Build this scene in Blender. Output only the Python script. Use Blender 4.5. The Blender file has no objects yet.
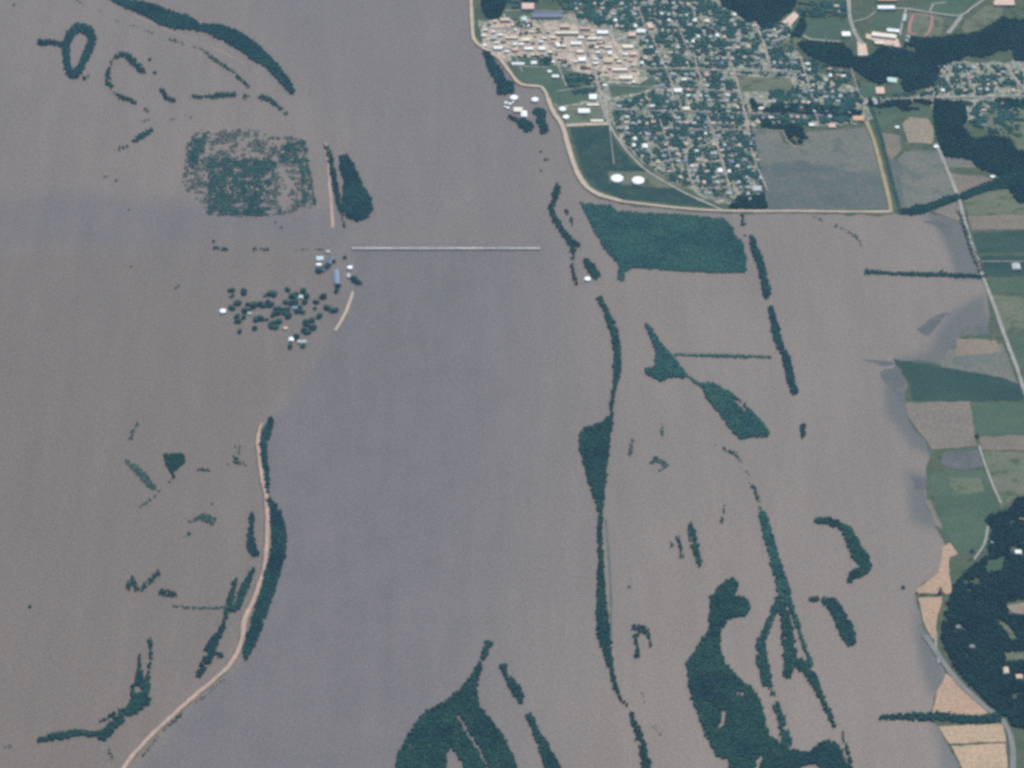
import bpy, bmesh, math, random
import numpy as np
from mathutils import Vector, noise, geometry
S = bpy.context.scene
C = S.collection
random.seed(7)
RNG = np.random.default_rng(11)
R = math.radians

# ------------------------------------------------------------------ camera
D, PHI = 15000.0, R(40)
MPP = 4.0                                  # metres per pixel at the centre of the view
FPX = D / MPP
cam_d = bpy.data.cameras.new('camera'); cam = bpy.data.objects.new('camera', cam_d); C.objects.link(cam)
cam.location = (0, -D * math.cos(PHI), D * math.sin(PHI))
cam.rotation_euler = (R(90) - PHI, 0, 0)
cam_d.sensor_width = 36; cam_d.lens = 36 * FPX / 1024
cam_d.clip_start = 50; cam_d.clip_end = 120000
S.camera = cam
# ------------------------------------------------------------------ light
SUN_EL, SUN_AZ = R(62), R(28)             # azimuth from +Y, negative = towards -X
w = bpy.data.worlds.new('World'); S.world = w; w.use_nodes = True
nt = w.node_tree; nt.nodes.clear()
bg = nt.nodes.new('ShaderNodeBackground'); out = nt.nodes.new('ShaderNodeOutputWorld')
sky = nt.nodes.new('ShaderNodeTexSky'); sky.sky_type = 'NISHITA'; sky.sun_disc = False
sky.sun_elevation = SUN_EL; sky.sun_rotation = SUN_AZ; sky.altitude = 200
sky.air_density = 1.2; sky.dust_density = 2.0
bg.inputs[1].default_value = 0.10
nt.links.new(sky.outputs[0], bg.inputs[0]); nt.links.new(bg.outputs[0], out.inputs[0])
sl = bpy.data.lights.new('sun', 'SUN'); sl.energy = 3.6; sl.angle = R(0.5); sl.color = (1.0, 0.93, 0.82)
so = bpy.data.objects.new('sun', sl); C.objects.link(so)
sdir = Vector((math.sin(SUN_AZ) * math.cos(SUN_EL), math.cos(SUN_AZ) * math.cos(SUN_EL), math.sin(SUN_EL)))
so.rotation_euler = sdir.to_track_quat('Z', 'Y').to_euler()
so.location = (0, 0, 3000)
S.view_settings.view_transform = 'Standard'; S.view_settings.look = 'None'
S.view_settings.exposure = 0.32; S.view_settings.gamma = 1.0; S.view_settings.use_curve_mapping = False
S.cycles.use_denoising = False
S.cycles.volume_bounces = 1
S.cycles.max_bounces = 4
S.cycles.filter_width = 3.3
S.cycles.use_adaptive_sampling = False
HAZE_DENSITY, HAZE_COL = 1.35e-5, (0.30, 0.68, 1.0, 1)

# ------------------------------------------------------------------ pixel -> ground
def P(x, y, z=0.0):
    u, v = (x - 512) / FPX, (384 - y) / FPX
    dy = math.cos(PHI) + v * math.sin(PHI); dz = -math.sin(PHI) + v * math.cos(PHI)
    t = (z - cam.location.z) / dz
    return (u * t, cam.location.y + dy * t)
def PN(a):
    a = np.asarray(a, float)
    u, v = (a[:, 0] - 512) / FPX, (384 - a[:, 1]) / FPX
    dy = math.cos(PHI) + v * math.sin(PHI); dz = -math.sin(PHI) + v * math.cos(PHI)
    t = -cam.location.z / dz
    return np.stack([u * t, cam.location.y + dy * t], 1)
def UNP(xy):
    """ground metres -> photo pixels (numpy)"""
    dx = xy[:, 0]; dyw = xy[:, 1] - cam.location.y; dzw = -cam.location.z
    depth = dyw * math.cos(PHI) - dzw * math.sin(PHI)
    up = dyw * math.sin(PHI) + dzw * math.cos(PHI)
    return np.stack([512 + FPX * dx / depth, 384 - FPX * up / depth], 1)

# ------------------------------------------------------------------ materials
def nodes(name):
    m = bpy.data.materials.new(name); m.use_nodes = True
    n = m.node_tree; b = n.nodes['Principled BSDF']; return m, n, b
def noise_node(n, scale, detail=3, rough=0.55, vec=None):
    t = n.nodes.new('ShaderNodeTexNoise'); t.inputs['Scale'].default_value = scale
    t.inputs['Detail'].default_value = detail; t.inputs['Roughness'].default_value = rough
    if vec is None:
        g = n.nodes.new('ShaderNodeNewGeometry'); vec = g.outputs['Position']
    n.links.new(vec, t.inputs['Vector']); return t
def ramp(n, src, lo, hi, a, b):
    r = n.nodes.new('ShaderNodeMapRange'); r.inputs[1].default_value = lo; r.inputs[2].default_value = hi
    r.inputs[3].default_value = a; r.inputs[4].default_value = b; n.links.new(src, r.inputs[0]); return r.outputs[0]
def mixc(n, f, a, b):
    m = n.nodes.new('ShaderNodeMix'); m.data_type = 'RGBA'
    if isinstance(f, float): m.inputs[0].default_value = f
    else: n.links.new(f, m.inputs[0])
    for k, c in ((6, a), (7, b)):
        if isinstance(c, tuple): m.inputs[k].default_value = (*c, 1)
        else: n.links.new(c, m.inputs[k])
    return m.outputs[2]
def deep(c, k=0.8): return tuple(a * k for a in c) if c else c
def soil(name, c1, c2, s1=0.012, s2=0.12, c3=None, rough=0.95, fine=0.25, stretch=None):
    """mottled ground: c1/c2 in broad patches, a little c3 and fine grain over them"""
    c1, c2, c3 = deep(c1), deep(c2), deep(c3)
    m, n, b = nodes(name)
    g = n.nodes.new('ShaderNodeNewGeometry'); vec = g.outputs['Position']
    if stretch:
        mp = n.nodes.new('ShaderNodeMapping'); mp.inputs['Scale'].default_value = (stretch[0], stretch[1], 1)
        n.links.new(vec, mp.inputs[0]); vec = mp.outputs[0]
    a = noise_node(n, s1, 3, 0.6, vec)
    col = mixc(n, ramp(n, a.outputs[0], 0.38, 0.62, 0, 1), c1, c2)
    if c3:
        k = noise_node(n, s1 * 3.1, 2, 0.5, vec)
        col = mixc(n, ramp(n, k.outputs[0], 0.54, 0.66, 0, 1), col, c3)
    f = noise_node(n, s2, 2, 0.7)
    hs = n.nodes.new('ShaderNodeHueSaturation'); n.links.new(col, hs.inputs['Color'])
    n.links.new(ramp(n, f.outputs[0], 0.3, 0.7, 1 - fine, 1 + fine), hs.inputs['Value'])
    n.links.new(hs.outputs[0], b.inputs['Base Color'])
    b.inputs['Roughness'].default_value = rough; b.inputs['Specular IOR Level'].default_value = 0.15
    return m
def flat(name, c, rough=0.7, var=0.12, s=0.3):
    m, n, b = nodes(name); f = noise_node(n, s, 2, 0.6)
    hs = n.nodes.new('ShaderNodeHueSaturation'); hs.inputs['Color'].default_value = (*c, 1)
    n.links.new(ramp(n, f.outputs[0], 0.3, 0.7, 1 - var, 1 + var), hs.inputs['Value'])
    n.links.new(hs.outputs[0], b.inputs['Base Color']); b.inputs['Roughness'].default_value = rough
    return m
def foliage(name, ca, cb, cc):
    """leaf colour by tree (the 'tint' attribute, a random number for each tree) and by leaf clump"""
    m, n, b = nodes(name)
    at = n.nodes.new('ShaderNodeAttribute'); at.attribute_name = 'tint'
    col = mixc(n, at.outputs['Fac'], ca, cb)
    k = noise_node(n, 0.006, 3, 0.6)
    col = mixc(n, ramp(n, k.outputs[0], 0.42, 0.66, 0, 0.85), col, cc)
    f = noise_node(n, 0.35, 3, 0.7)
    hs = n.nodes.new('ShaderNodeHueSaturation'); n.links.new(col, hs.inputs['Color'])
    n.links.new(ramp(n, f.outputs[0], 0.3, 0.7, 0.72, 1.28), hs.inputs['Value'])
    n.links.new(hs.outputs[0], b.inputs['Base Color'])
    b.inputs['Roughness'].default_value = 0.85; b.inputs['Specular IOR Level'].default_value = 0.2
    return m
def water():
    m, n, b = nodes('muddy_water')
    at = n.nodes.new('ShaderNodeAttribute'); at.attribute_name = 'clear'
    big = noise_node(n, 0.0009, 4, 0.55); mid = noise_node(n, 0.006, 3, 0.6)
    mud = mixc(n, ramp(n, big.outputs[0], 0.35, 0.65, 0, 1), WATER_MUD[0], WATER_MUD[1])
    clr = mixc(n, ramp(n, mid.outputs[0], 0.35, 0.65, 0, 1), WATER_CLEAR[0], WATER_CLEAR[1])
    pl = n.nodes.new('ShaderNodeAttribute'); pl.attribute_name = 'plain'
    mud = mixc(n, pl.outputs['Fac'], mud, WATER_PLAIN_DIM)
    col = mixc(n, at.outputs['Fac'], mud, clr)
    sh = n.nodes.new('ShaderNodeAttribute'); sh.attribute_name = 'shallow'
    col = mixc(n, sh.outputs['Fac'], col, WATER_SHALLOW)
    gg = n.nodes.new('ShaderNodeNewGeometry'); mp = n.nodes.new('ShaderNodeMapping'); mp.inputs['Scale'].default_value = (1, 0.14, 1); mp.inputs['Rotation'].default_value = (0, 0, 0.12)
    n.links.new(gg.outputs['Position'], mp.inputs[0]); st = noise_node(n, 0.011, 4, 0.6, mp.outputs[0])
    h2 = n.nodes.new('ShaderNodeHueSaturation'); n.links.new(col, h2.inputs['Color']); n.links.new(ramp(n, st.outputs[0], 0.3, 0.7, 0.93, 1.07), h2.inputs['Value']); col = h2.outputs[0]
    f = noise_node(n, 0.11, 2, 0.75); f2 = noise_node(n, 0.035, 3, 0.6)
    hs = n.nodes.new('ShaderNodeHueSaturation'); n.links.new(col, hs.inputs['Color'])
    ad = n.nodes.new('ShaderNodeMath'); ad.operation = 'MULTIPLY'
    n.links.new(ramp(n, f.outputs[0], 0.3, 0.7, 0.70, 1.30), ad.inputs[0]); n.links.new(ramp(n, f2.outputs[0], 0.3, 0.7, 0.97, 1.03), ad.inputs[1])
    n.links.new(ad.outputs[0], hs.inputs['Value']); n.links.new(hs.outputs[0], b.inputs['Base Color'])
    b.inputs['Roughness'].default_value = 0.42; b.inputs['IOR'].default_value = 1.33
    bp = n.nodes.new('ShaderNodeBump'); bp.inputs['Distance'].default_value = 1.0; bp.inputs['Strength'].default_value = 0.35
    n.links.new(f.outputs[0], bp.inputs['Height']); n.links.new(bp.outputs[0], b.inputs['Normal'])
    return m
WATER_MUD = ((0.180, 0.138, 0.113), (0.162, 0.125, 0.104))
WATER_PLAIN_DIM = (0.146, 0.111, 0.090)  # left floodplain mud, darkened in colour to stand in for light fall-off
WATER_CLEAR = ((0.126, 0.104, 0.102), (0.113, 0.095, 0.094))
WATER_SHALLOW = (0.070, 0.072, 0.070)
M = {
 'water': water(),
 'bed': soil('river_bed', (0.16, 0.12, 0.09), (0.2, 0.16, 0.12)),
 'grass': soil('bank_grass', (0.075, 0.10, 0.055), (0.11, 0.12, 0.07), c3=(0.05, 0.08, 0.045)),
 'town': soil('town_yards', (0.14, 0.19, 0.13), (0.50, 0.42, 0.34), 0.035, 0.1, (0.07, 0.12, 0.085), fine=0.4),
 'paved': soil('old_concrete', (0.64, 0.51, 0.38), (0.46, 0.38, 0.30), 0.02, 0.09, (0.22, 0.19, 0.17), fine=0.35),
 'lot': soil('pale_gravel', (0.70, 0.52, 0.42), (0.78, 0.58, 0.47), 0.03, 0.1),
 'darkgrass': soil('deep_grass', (0.022, 0.052, 0.045), (0.035, 0.066, 0.05), 0.008, 0.1, (0.05, 0.085, 0.05)),
 'green': soil('crop_green', (0.068, 0.11, 0.066), (0.095, 0.13, 0.082), 0.006, 0.1, stretch=(0.4, 1)),
 'deepgreen': soil('crop_deep_green', (0.028, 0.060, 0.048), (0.045, 0.078, 0.056), 0.006, 0.1, stretch=(0.4, 1)),
 'olive': soil('pasture', (0.14, 0.16, 0.095), (0.175, 0.172, 0.115), 0.008, 0.1, (0.08, 0.10, 0.05), stretch=(0.6, 1)),
 'greyfield': soil('bare_grey_field', (0.205, 0.185, 0.15), (0.165, 0.165, 0.14), 0.005, 0.08, (0.13, 0.145, 0.12), stretch=(0.7, 1)),
 'wetfield': soil('wet_field', (0.105, 0.125, 0.115), (0.135, 0.14, 0.13), 0.006, 0.08, (0.15, 0.14, 0.12)),
 'brownfield': soil('brown_field', (0.25, 0.195, 0.145), (0.20, 0.165, 0.13), 0.006, 0.08, stretch=(0.5, 1)),
 'tanfield': soil('tan_field', (0.50, 0.33, 0.22), (0.44, 0.30, 0.20), 0.006, 0.08, stretch=(0.4, 1)),
 'stubble': soil('golden_stubble', (0.54, 0.38, 0.25), (0.47, 0.34, 0.22), 0.007, 0.08, stretch=(0.3, 1)),
 'sand': soil('wet_sand', (0.40, 0.29, 0.23), (0.34, 0.25, 0.2), 0.01, 0.1),
 'gravel': soil('levee_gravel', (0.62, 0.48, 0.36), (0.54, 0.42, 0.32), 0.02, 0.2, fine=0.15),
 'leveeside': soil('levee_side_grass', (0.26, 0.21, 0.15), (0.16, 0.16, 0.10), 0.02, 0.15),
 'yellowdike': soil('dry_dike', (0.42, 0.34, 0.18), (0.36, 0.29, 0.17), 0.02, 0.15),
 'pinkdike': soil('pink_dike', (0.56, 0.37, 0.30), (0.46, 0.31, 0.26), 0.02, 0.15),
 'street': soil('worn_street', (0.50, 0.40, 0.34), (0.28, 0.25, 0.23), 0.02, 0.15, fine=0.15),
 'road': soil('pale_asphalt', (0.26, 0.25, 0.235), (0.22, 0.215, 0.205), 0.02, 0.15, fine=0.15),
 'track': flat('red_running_track', (0.36, 0.13, 0.12)),
 'concrete': flat('concrete', (0.52, 0.48, 0.44)),
 'white': flat('white_paint', (0.82, 0.82, 0.80), 0.5, 0.05),
 'cream': flat('cream_metal', (0.74, 0.66, 0.52), 0.5, 0.08),
 'whitewall': flat('white_siding', (0.62, 0.60, 0.56), 0.7, 0.08),
 'tanwall': flat('tan_brick', (0.36, 0.27, 0.2), 0.8),
 'redwall': flat('red_brick', (0.28, 0.12, 0.09), 0.8),
 'greywall': flat('grey_block', (0.3, 0.3, 0.3), 0.8),
 'glass': flat('window_glass', (0.03, 0.04, 0.05), 0.15),
 'rwhite': flat('white_roof', (0.80, 0.80, 0.78), 0.6, 0.06),
 'rpale': flat('pale_grey_roof', (0.40, 0.41, 0.41), 0.7),
 'rgrey': flat('grey_shingle', (0.22, 0.23, 0.24), 0.85),
 'rdark': flat('dark_shingle', (0.07, 0.08, 0.095), 0.85),
 'rpink': flat('pink_roof', (0.62, 0.42, 0.34), 0.75),
 'rtan': flat('tan_roof', (0.54, 0.42, 0.31), 0.8),
 'rblue': flat('blue_metal_roof', (0.08, 0.095, 0.17), 0.55),
 'rorange': flat('orange_roof', (0.62, 0.36, 0.20), 0.75),
 'rteal': flat('pale_teal_roof', (0.46, 0.60, 0.58), 0.6),
 'bark': flat('bark', (0.10, 0.075, 0.055), 0.95),
 'leaf': foliage('tree_leaves', (0.010, 0.046, 0.038), (0.024, 0.074, 0.044), (0.004, 0.026, 0.034)),
 'leafdark': foliage('dark_leaves', (0.008, 0.042, 0.040), (0.020, 0.068, 0.054), (0.004, 0.022, 0.036)),
 'leafhill': foliage('hill_wood_leaves', (0.003, 0.020, 0.022), (0.009, 0.036, 0.032), (0.002, 0.012, 0.022)),
 'leafgarden': foliage('garden_leaves', (0.020, 0.072, 0.062), (0.058, 0.125, 0.092), (0.012, 0.060, 0.066)),
 'leafteal': foliage('willow_leaves', (0.024, 0.086, 0.068), (0.040, 0.108, 0.078), (0.012, 0.058, 0.062)),
}
# ------------------------------------------------------------------ object helpers
def tag(o, label=None, cat=None, group=None, kind=None):
    if label: o['label'] = label
    if cat: o['category'] = cat
    if group: o['group'] = group
    if kind: o['kind'] = kind
    return o
def link(name, me, mats, parent=None):
    for m in mats: me.materials.append(M[m])
    o = bpy.data.objects.new(name, me); C.objects.link(o)
    if parent: o.parent = parent
    return o
def mesh_np(name, v, f, mats, fm=None, tint=None, parent=None):
    """v (n,3), f (k,3) triangles -> one mesh object"""
    me = bpy.data.meshes.new(name)
    n, k = len(v), len(f)
    me.vertices.add(n); me.vertices.foreach_set('co', np.asarray(v, np.float32).ravel())
    me.loops.add(k * 3); me.loops.foreach_set('vertex_index', np.asarray(f, np.int32).ravel())
    me.polygons.add(k); me.polygons.foreach_set('loop_start', np.arange(0, k * 3, 3, dtype=np.int32))
    if fm is not None: me.polygons.foreach_set('material_index', np.asarray(fm, np.int32))
    me.update(calc_edges=True)
    if tint is not None:
        a = me.attributes.new('tint', 'FLOAT', 'POINT'); a.data.foreach_set('value', np.asarray(tint, np.float32))
    return link(name, me, mats, parent)
class MB:
    """collects shapes for ONE mesh"""
    def __init__(s): s.v = []; s.f = []; s.m = []
    def add(s, v, f, m=0):
        o = len(s.v); s.v += [tuple(p) for p in v]; s.f += [tuple(i + o for i in q) for q in f]; s.m += [m] * len(f)
    def box(s, cx, cy, z0, z1, w, d, rot=0, m=0):
        c, n = math.cos(rot), math.sin(rot); v = []
        for z in (z0, z1):
            for a, b in ((-1, -1), (1, -1), (1, 1), (-1, 1)):
                x, y = a * w / 2, b * d / 2; v.append((cx + x * c - y * n, cy + x * n + y * c, z))
        s.add(v, [(3, 2, 1, 0), (4, 5, 6, 7), (0, 1, 5, 4), (1, 2, 6, 5), (2, 3, 7, 6), (3, 0, 4, 7)], m)
    def cyl(s, cx, cy, z0, z1, r0, r1, n=12, m=0, ex=0, ey=0):
        v = []
        for z, r, q in ((z0, r0, 0), (z1, r1, 1)):
            for i in range(n):
                a = 2 * math.pi * i / n; v.append((cx + ex * q + r * math.cos(a), cy + ey * q + r * math.sin(a), z))
        f = [(i, (i + 1) % n, n + (i + 1) % n, n + i) for i in range(n)]
        s.add(v, f + [tuple(range(n, 2 * n)), tuple(reversed(range(n)))], m)
    def gable(s, w, d, z0, h, ov=0.6, m=0, t=0.25):
        a, b = w / 2 + ov, d / 2 + ov
        v = [(-a, -b, z0), (a, -b, z0), (a, 0, z0 + h), (-a, 0, z0 + h), (-a, b, z0), (a, b, z0)]
        v2 = [(x, y, z - t) for x, y, z in v]
        s.add(v + v2, [(0, 1, 2, 3), (3, 2, 5, 4), (6, 9, 8, 7), (9, 10, 11, 8), (0, 6, 7, 1), (4, 5, 11, 10), (1, 7, 8, 2), (2, 8, 11, 5), (0, 3, 9, 6), (3, 4, 10, 9)], m)
    def build(s, name, mats, parent=None, smooth=False):
        me = bpy.data.meshes.new(name); me.from_pydata(s.v, [], s.f); me.polygons.foreach_set('material_index', s.m)
        if smooth: me.polygons.foreach_set('use_smooth', [True] * len(s.f))
        me.update(); return link(name, me, mats, parent)
def empty(name, loc, rz=0):
    e = bpy.data.objects.new(name, None); C.objects.link(e); e.location = loc; e.rotation_euler = (0, 0, rz); e.empty_display_size = 5
    return e

def smooth_line(pts, step=4.0):
    """Catmull-Rom through points (x, y, ...) in pixel units"""
    p = [np.array(q, float) for q in pts]; p = [2 * p[0] - p[1]] + p + [2 * p[-1] - p[-2]]; o = []
    for i in range(1, len(p) - 2):
        L = np.hypot(*(p[i + 1] - p[i])[:2]); n = max(1, int(L / step))
        for k in range(n):
            t = k / n
            o.append(0.5 * ((2 * p[i]) + (-p[i - 1] + p[i + 1]) * t + (2 * p[i - 1] - 5 * p[i] + 4 * p[i + 1] - p[i + 2]) * t * t + (-p[i - 1] + 3 * p[i] - 3 * p[i + 1] + p[i + 2]) * t ** 3))
    o.append(p[-2]); return np.array(o)
def rough_poly(pts, jit=0.7, seg=5.0, seed=0):
    """photo-pixel outline with an uneven natural edge"""
    o = []; n = len(pts)
    for i in range(n):
        a, b = np.array(pts[i], float), np.array(pts[(i + 1) % n], float); L = np.hypot(*(b - a)); k = max(1, int(L / seg))
        nrm = np.array([-(b - a)[1], (b - a)[0]]) / max(L, 1e-6)
        for j in range(k):
            q = a + (b - a) * j / k
            d = noise.noise(Vector((q[0] * 0.09 + seed, q[1] * 0.09, 3.3))) * 2 + noise.noise(Vector((q[0] * 0.3 + seed, q[1] * 0.3, 1.3)))
            o.append(q + nrm * d * jit)
    return np.array(o)
def sheet(name, pts, z, mat, jit=0.5, depth=0.6, seed=0):
    """a solid slab of ground: outline in photo pixels, laid on the ground plane"""
    r = rough_poly(pts, jit, 5, seed); g = PN(r); n = len(g)
    area = np.sum(g[:, 0] * np.roll(g[:, 1], -1) - g[:, 1] * np.roll(g[:, 0], -1))
    if area < 0: g = g[::-1]
    tri = geometry.tessellate_polygon([[Vector((x, y, 0)) for x, y in g]])
    v = [(x, y, z) for x, y in g] + [(x, y, z - depth) for x, y in g]
    f = []
    for t in tri:
        a, b, c = (g[i] for i in t); cr = (b[0] - a[0]) * (c[1] - a[1]) - (b[1] - a[1]) * (c[0] - a[0])
        f.append(tuple(t) if cr > 0 else tuple(reversed(t)))
    f += [(i, i + n, (i + 1) % n + n, (i + 1) % n) for i in range(n)]
    me = bpy.data.meshes.new(name); me.from_pydata(v, [], f); me.update()
    return tag(link(name, me, [mat]), kind='structure')
def sweep(name, pts, profile, mats, jit=0.0, step=5.0, parent=None, kind='structure', seed=0):
    """profile: [(offset in metres, height, material index of the strip to the next point)]; per-point third value scales the width"""
    L = smooth_line([(p[0], p[1], p[2] if len(p) > 2 else 1.0) for p in pts], step)
    g = PN(L[:, :2]); t = np.gradient(g, axis=0); t /= np.linalg.norm(t, axis=1)[:, None] + 1e-9; nr = np.stack([t[:, 1], -t[:, 0]], 1)
    v = []; f = []; fm = []; k = len(profile)
    for i in range(len(g)):
        s = L[i, 2] * (1 + 0.22 * noise.noise(Vector((g[i][0] * 0.012, g[i][1] * 0.012, 8.8))) + 0.12 * noise.noise(Vector((g[i][0] * 0.05, g[i][1] * 0.05, 2.2))))
        for j, (off, z, _) in enumerate(profile):
            q = off * s
            if jit: q += jit * noise.noise(Vector((g[i][0] * 0.02 + seed, g[i][1] * 0.02, j * 2.0 * 0)))
            p = g[i] + nr[i] * q; v.append((p[0], p[1], z))
    for i in range(len(g) - 1):
        for j in range(k - 1):
            a = i * k + j; f.append((a, a + 1, a + k + 1, a + k)); fm.append(profile[j][2])
    f.append(tuple(range(k))); fm.append(0); f.append(tuple(reversed(range((len(g) - 1) * k, len(g) * k)))); fm.append(0)
    me = bpy.data.meshes.new(name); me.from_pydata(v, [], f); me.polygons.foreach_set('material_index', fm); me.update()
    o = link(name, me, mats, parent)
    if kind: o['kind'] = kind
    return o
def flip_up(o):
    bm = bmesh.new(); bm.from_mesh(o.data); bmesh.ops.recalc_face_normals(bm, faces=bm.faces); bm.to_mesh(o.data); bm.free(); return o

# ------------------------------------------------------------------ water and ground
def inside(pts, poly):
    x, y = pts[:, 0], pts[:, 1]; r = np.zeros(len(pts), bool); n = len(poly); j = n - 1
    for i in range(n):
        xi, yi = poly[i][:2]; xj, yj = poly[j][:2]
        c = ((yi > y) != (yj > y)) & (x < (xj - xi) * (y - yi) / (yj - yi + 1e-12) + xi); r ^= c; j = i
    return r
def edge_dist(pts, poly, closed=True):
    d = np.full(len(pts), 1e9); n = len(poly)
    for i in range(n if closed else n - 1):
        a = np.array(poly[i][:2], float); b = np.array(poly[(i + 1) % n][:2], float); ab = b - a
        t = np.clip(((pts - a) @ ab) / (ab @ ab + 1e-9), 0, 1); q = a + t[:, None] * ab
        d = np.minimum(d, np.hypot(*(pts - q).T))
    return d
me = bpy.data.meshes.new('ground')
G = 26000
bed = MB(); bed.box(0, 0, -6, -2.5, 2 * G, 2 * G); tag(bed.build('ground', ['bed']), kind='structure')
# the flood: one sheet, fine where it is looked at; 'clear' says how much of the less muddy main current is in it
gx = np.arange(-24, 1049, 4.0); gy = np.arange(-24, 793, 4.0)
px, py = np.meshgrid(gx, gy); pp = np.stack([px.ravel(), py.ravel()], 1)
wob = np.array([[noise.noise(Vector((a * 0.012, b * 0.012, 0))) * 16 + noise.noise(Vector((a * 0.05, b * 0.05, 4))) * 4, noise.noise(Vector((a * 0.012, b * 0.012, 9))) * 10 + noise.noise(Vector((a * 0.05, b * 0.05, 7))) * 3] for a, b in pp])
CLEAR = [ # outline, softness in px, amount
 ([(352, 246), (350, 290), (335, 332), (300, 385), (275, 415), (262, 450), (268, 540), (262, 600), (240, 660), (190, 710), (140, 768), (120, 800), (640, 800), (640, 246)], 7, 0.9, 0.25),
 ([(330, 250), (560, 250), (620, 360), (620, 560), (560, 800), (300, 800)], 60, 0.35, 1),
 ([(-60, 198), (120, 194), (250, 204), (345, 208), (345, 244), (230, 241), (130, 248), (-60, 250)], 14, 0.6, 0.8),
 ([(240, -40), (500, -40), (545, 120), (560, 245), (340, 245), (345, 140), (300, 90)], 45, 0.40, 1),
 ([(928, 213), (960, 216), (984, 277), (957, 278), (948, 250), (940, 232)], 7, 1.4, 0.3),
 ([(986, 296), (958, 310), (940, 332), (930, 352), (898, 362), (945, 374), (958, 345), (992, 335)], 10, 1.4, 0.4),
 ([(884, 380), (905, 380), (910, 405), (932, 440), (940, 460), (912, 444), (888, 412)], 10, 1.3, 0.4),
 ([(905, 472), (935, 475), (940, 530), (915, 520)], 10, 1.2, 0.5),
 ([(918, 600), (950, 660), (945, 705), (930, 690), (916, 640)], 9, 1.1, 0.5),
 ([(930, 722), (960, 740), (968, 790), (945, 790)], 8, 0.9, 0.4),
]
clear = np.zeros(len(pp)); shallow = np.zeros(len(pp))
for poly, soft, amt, wb in CLEAR:
    q = pp + wob * wb; s = np.where(inside(q, poly), 1, -1) * edge_dist(q, poly)
    t = np.clip(s / soft * 0.5 + 0.5, 0, 1); t = t * t * (3 - 2 * t) * amt
    if poly[0] == (352, 246): u_ = np.clip((600 - q[:, 0] + (q[:, 1] - 400) * -0.12) / 170, 0, 1); t = t * u_ * u_ * (3 - 2 * u_)
    if amt > 0.89 and poly[0][0] > 800: shallow = np.maximum(shallow, np.clip(t, 0, 1) * 0.85)
    else: clear = clear + (1 - clear) * t
nx, ny = len(gx), len(gy)
gv = PN(pp); idx = np.arange(nx * ny).reshape(ny, nx)
q = np.stack([idx[:-1, :-1], idx[1:, :-1], idx[1:, 1:], idx[:-1, 1:]], -1).reshape(-1, 4)
verts = np.c_[gv, np.zeros(len(gv))]
ring_in = [idx[0, 0], idx[0, -1], idx[-1, -1], idx[-1, 0]]
ext = [(-G, G, 0), (G, G, 0), (G, -G, 0), (-G, -G, 0)]
nb = len(verts); verts = np.vstack([verts, ext])
faces = [tuple(map(int, a)) for a in q]
sides = [list(idx[0, :]), list(idx[:, -1]), list(idx[-1, ::-1]), list(idx[::-1, 0])]
for k, s in enumerate(sides): faces.append(tuple(int(i) for i in s) + (nb + (k + 1) % 4, nb + k))
me = bpy.data.meshes.new('flood_water'); me.from_pydata(verts.tolist(), [], faces); me.update()
a = me.attributes.new('clear', 'FLOAT', 'POINT'); a.data.foreach_set('value', np.r_[np.clip(clear, 0, 1.4), np.zeros(4)].astype(np.float32))
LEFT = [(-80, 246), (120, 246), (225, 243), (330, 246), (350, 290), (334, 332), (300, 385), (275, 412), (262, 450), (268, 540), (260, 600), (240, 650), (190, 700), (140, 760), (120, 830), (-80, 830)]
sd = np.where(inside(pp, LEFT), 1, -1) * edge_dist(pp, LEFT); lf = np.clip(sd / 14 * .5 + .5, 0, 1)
a = me.attributes.new('shallow', 'FLOAT', 'POINT'); a.data.foreach_set('value', np.r_[shallow, np.zeros(4)].astype(np.float32))
a = me.attributes.new('plain', 'FLOAT', 'POINT'); a.data.foreach_set('value', np.r_[lf, np.ones(4)].astype(np.float32))  # mask of the light fall-off painted into the left floodplain water
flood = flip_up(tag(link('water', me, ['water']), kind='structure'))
me.calc_loop_triangles()
if me.polygons[0].normal.z < 0: me.flip_normals()

M['mudflat'] = soil('dark_wet_mud', (0.10, 0.10, 0.105), (0.135, 0.125, 0.115), 0.01, 0.08, rough=0.6)
# dry land: the town's bank, the farmland beyond the levee and the east bank
sheet('town_ground', [(472, -60), (472, 0), (474, 38), (484, 49), (503, 63), (519, 84), (543, 88), (549, 102), (562, 126), (571, 152), (579, 175), (591, 193), (622, 204), (682, 210), (724, 213), (800, 213), (893, 214),
    (905, 216), (930, 214), (957, 216), (966, 225), (984, 277), (988, 296), (990, 335), (960, 337), (940, 363), (905, 361), (892, 359.5), (900, 370), (908, 386), (907, 415), (920, 435), (932, 452), (926, 470), (925, 490), (933, 515), (945, 545), (938, 572), (916, 590),
    (917, 602), (924, 626), (941, 662), (946, 674), (936, 692), (930, 717), (939, 728), (958, 760), (966, 820), (1120, 820), (1120, -60)], 0.8, 'grass', 1.6, 3.0)
WET = [[(896, 366), (880, 372), (886, 384), (900, 396), (902, 404), (909, 404), (905, 370)], [(906, 412), (922, 436), (938, 450), (932, 440), (916, 420)],
 [(912, 476), (928, 478), (936, 486), (956, 484), (968, 487), (950, 494), (930, 492), (916, 488)], [(940, 345), (958, 338), (966, 326), (982, 322), (990, 330), (984, 340), (960, 346), (948, 358)],
 [(926, 440), (946, 452), (970, 450), (984, 458), (984, 470), (964, 473), (944, 470), (930, 462)], [(918, 330), (930, 318), (950, 312), (938, 324), (928, 336)], [(862, 359), (880, 361), (900, 363), (898, 366), (876, 364)], [(922, 222), (935, 219), (948, 226), (955, 240), (944, 232)]]
for i, p in enumerate(WET): sheet('mud_flat', p, 0.18 + 0.02 * i, 'mudflat', 1.6, 0.9, 40 + i * 3)
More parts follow.
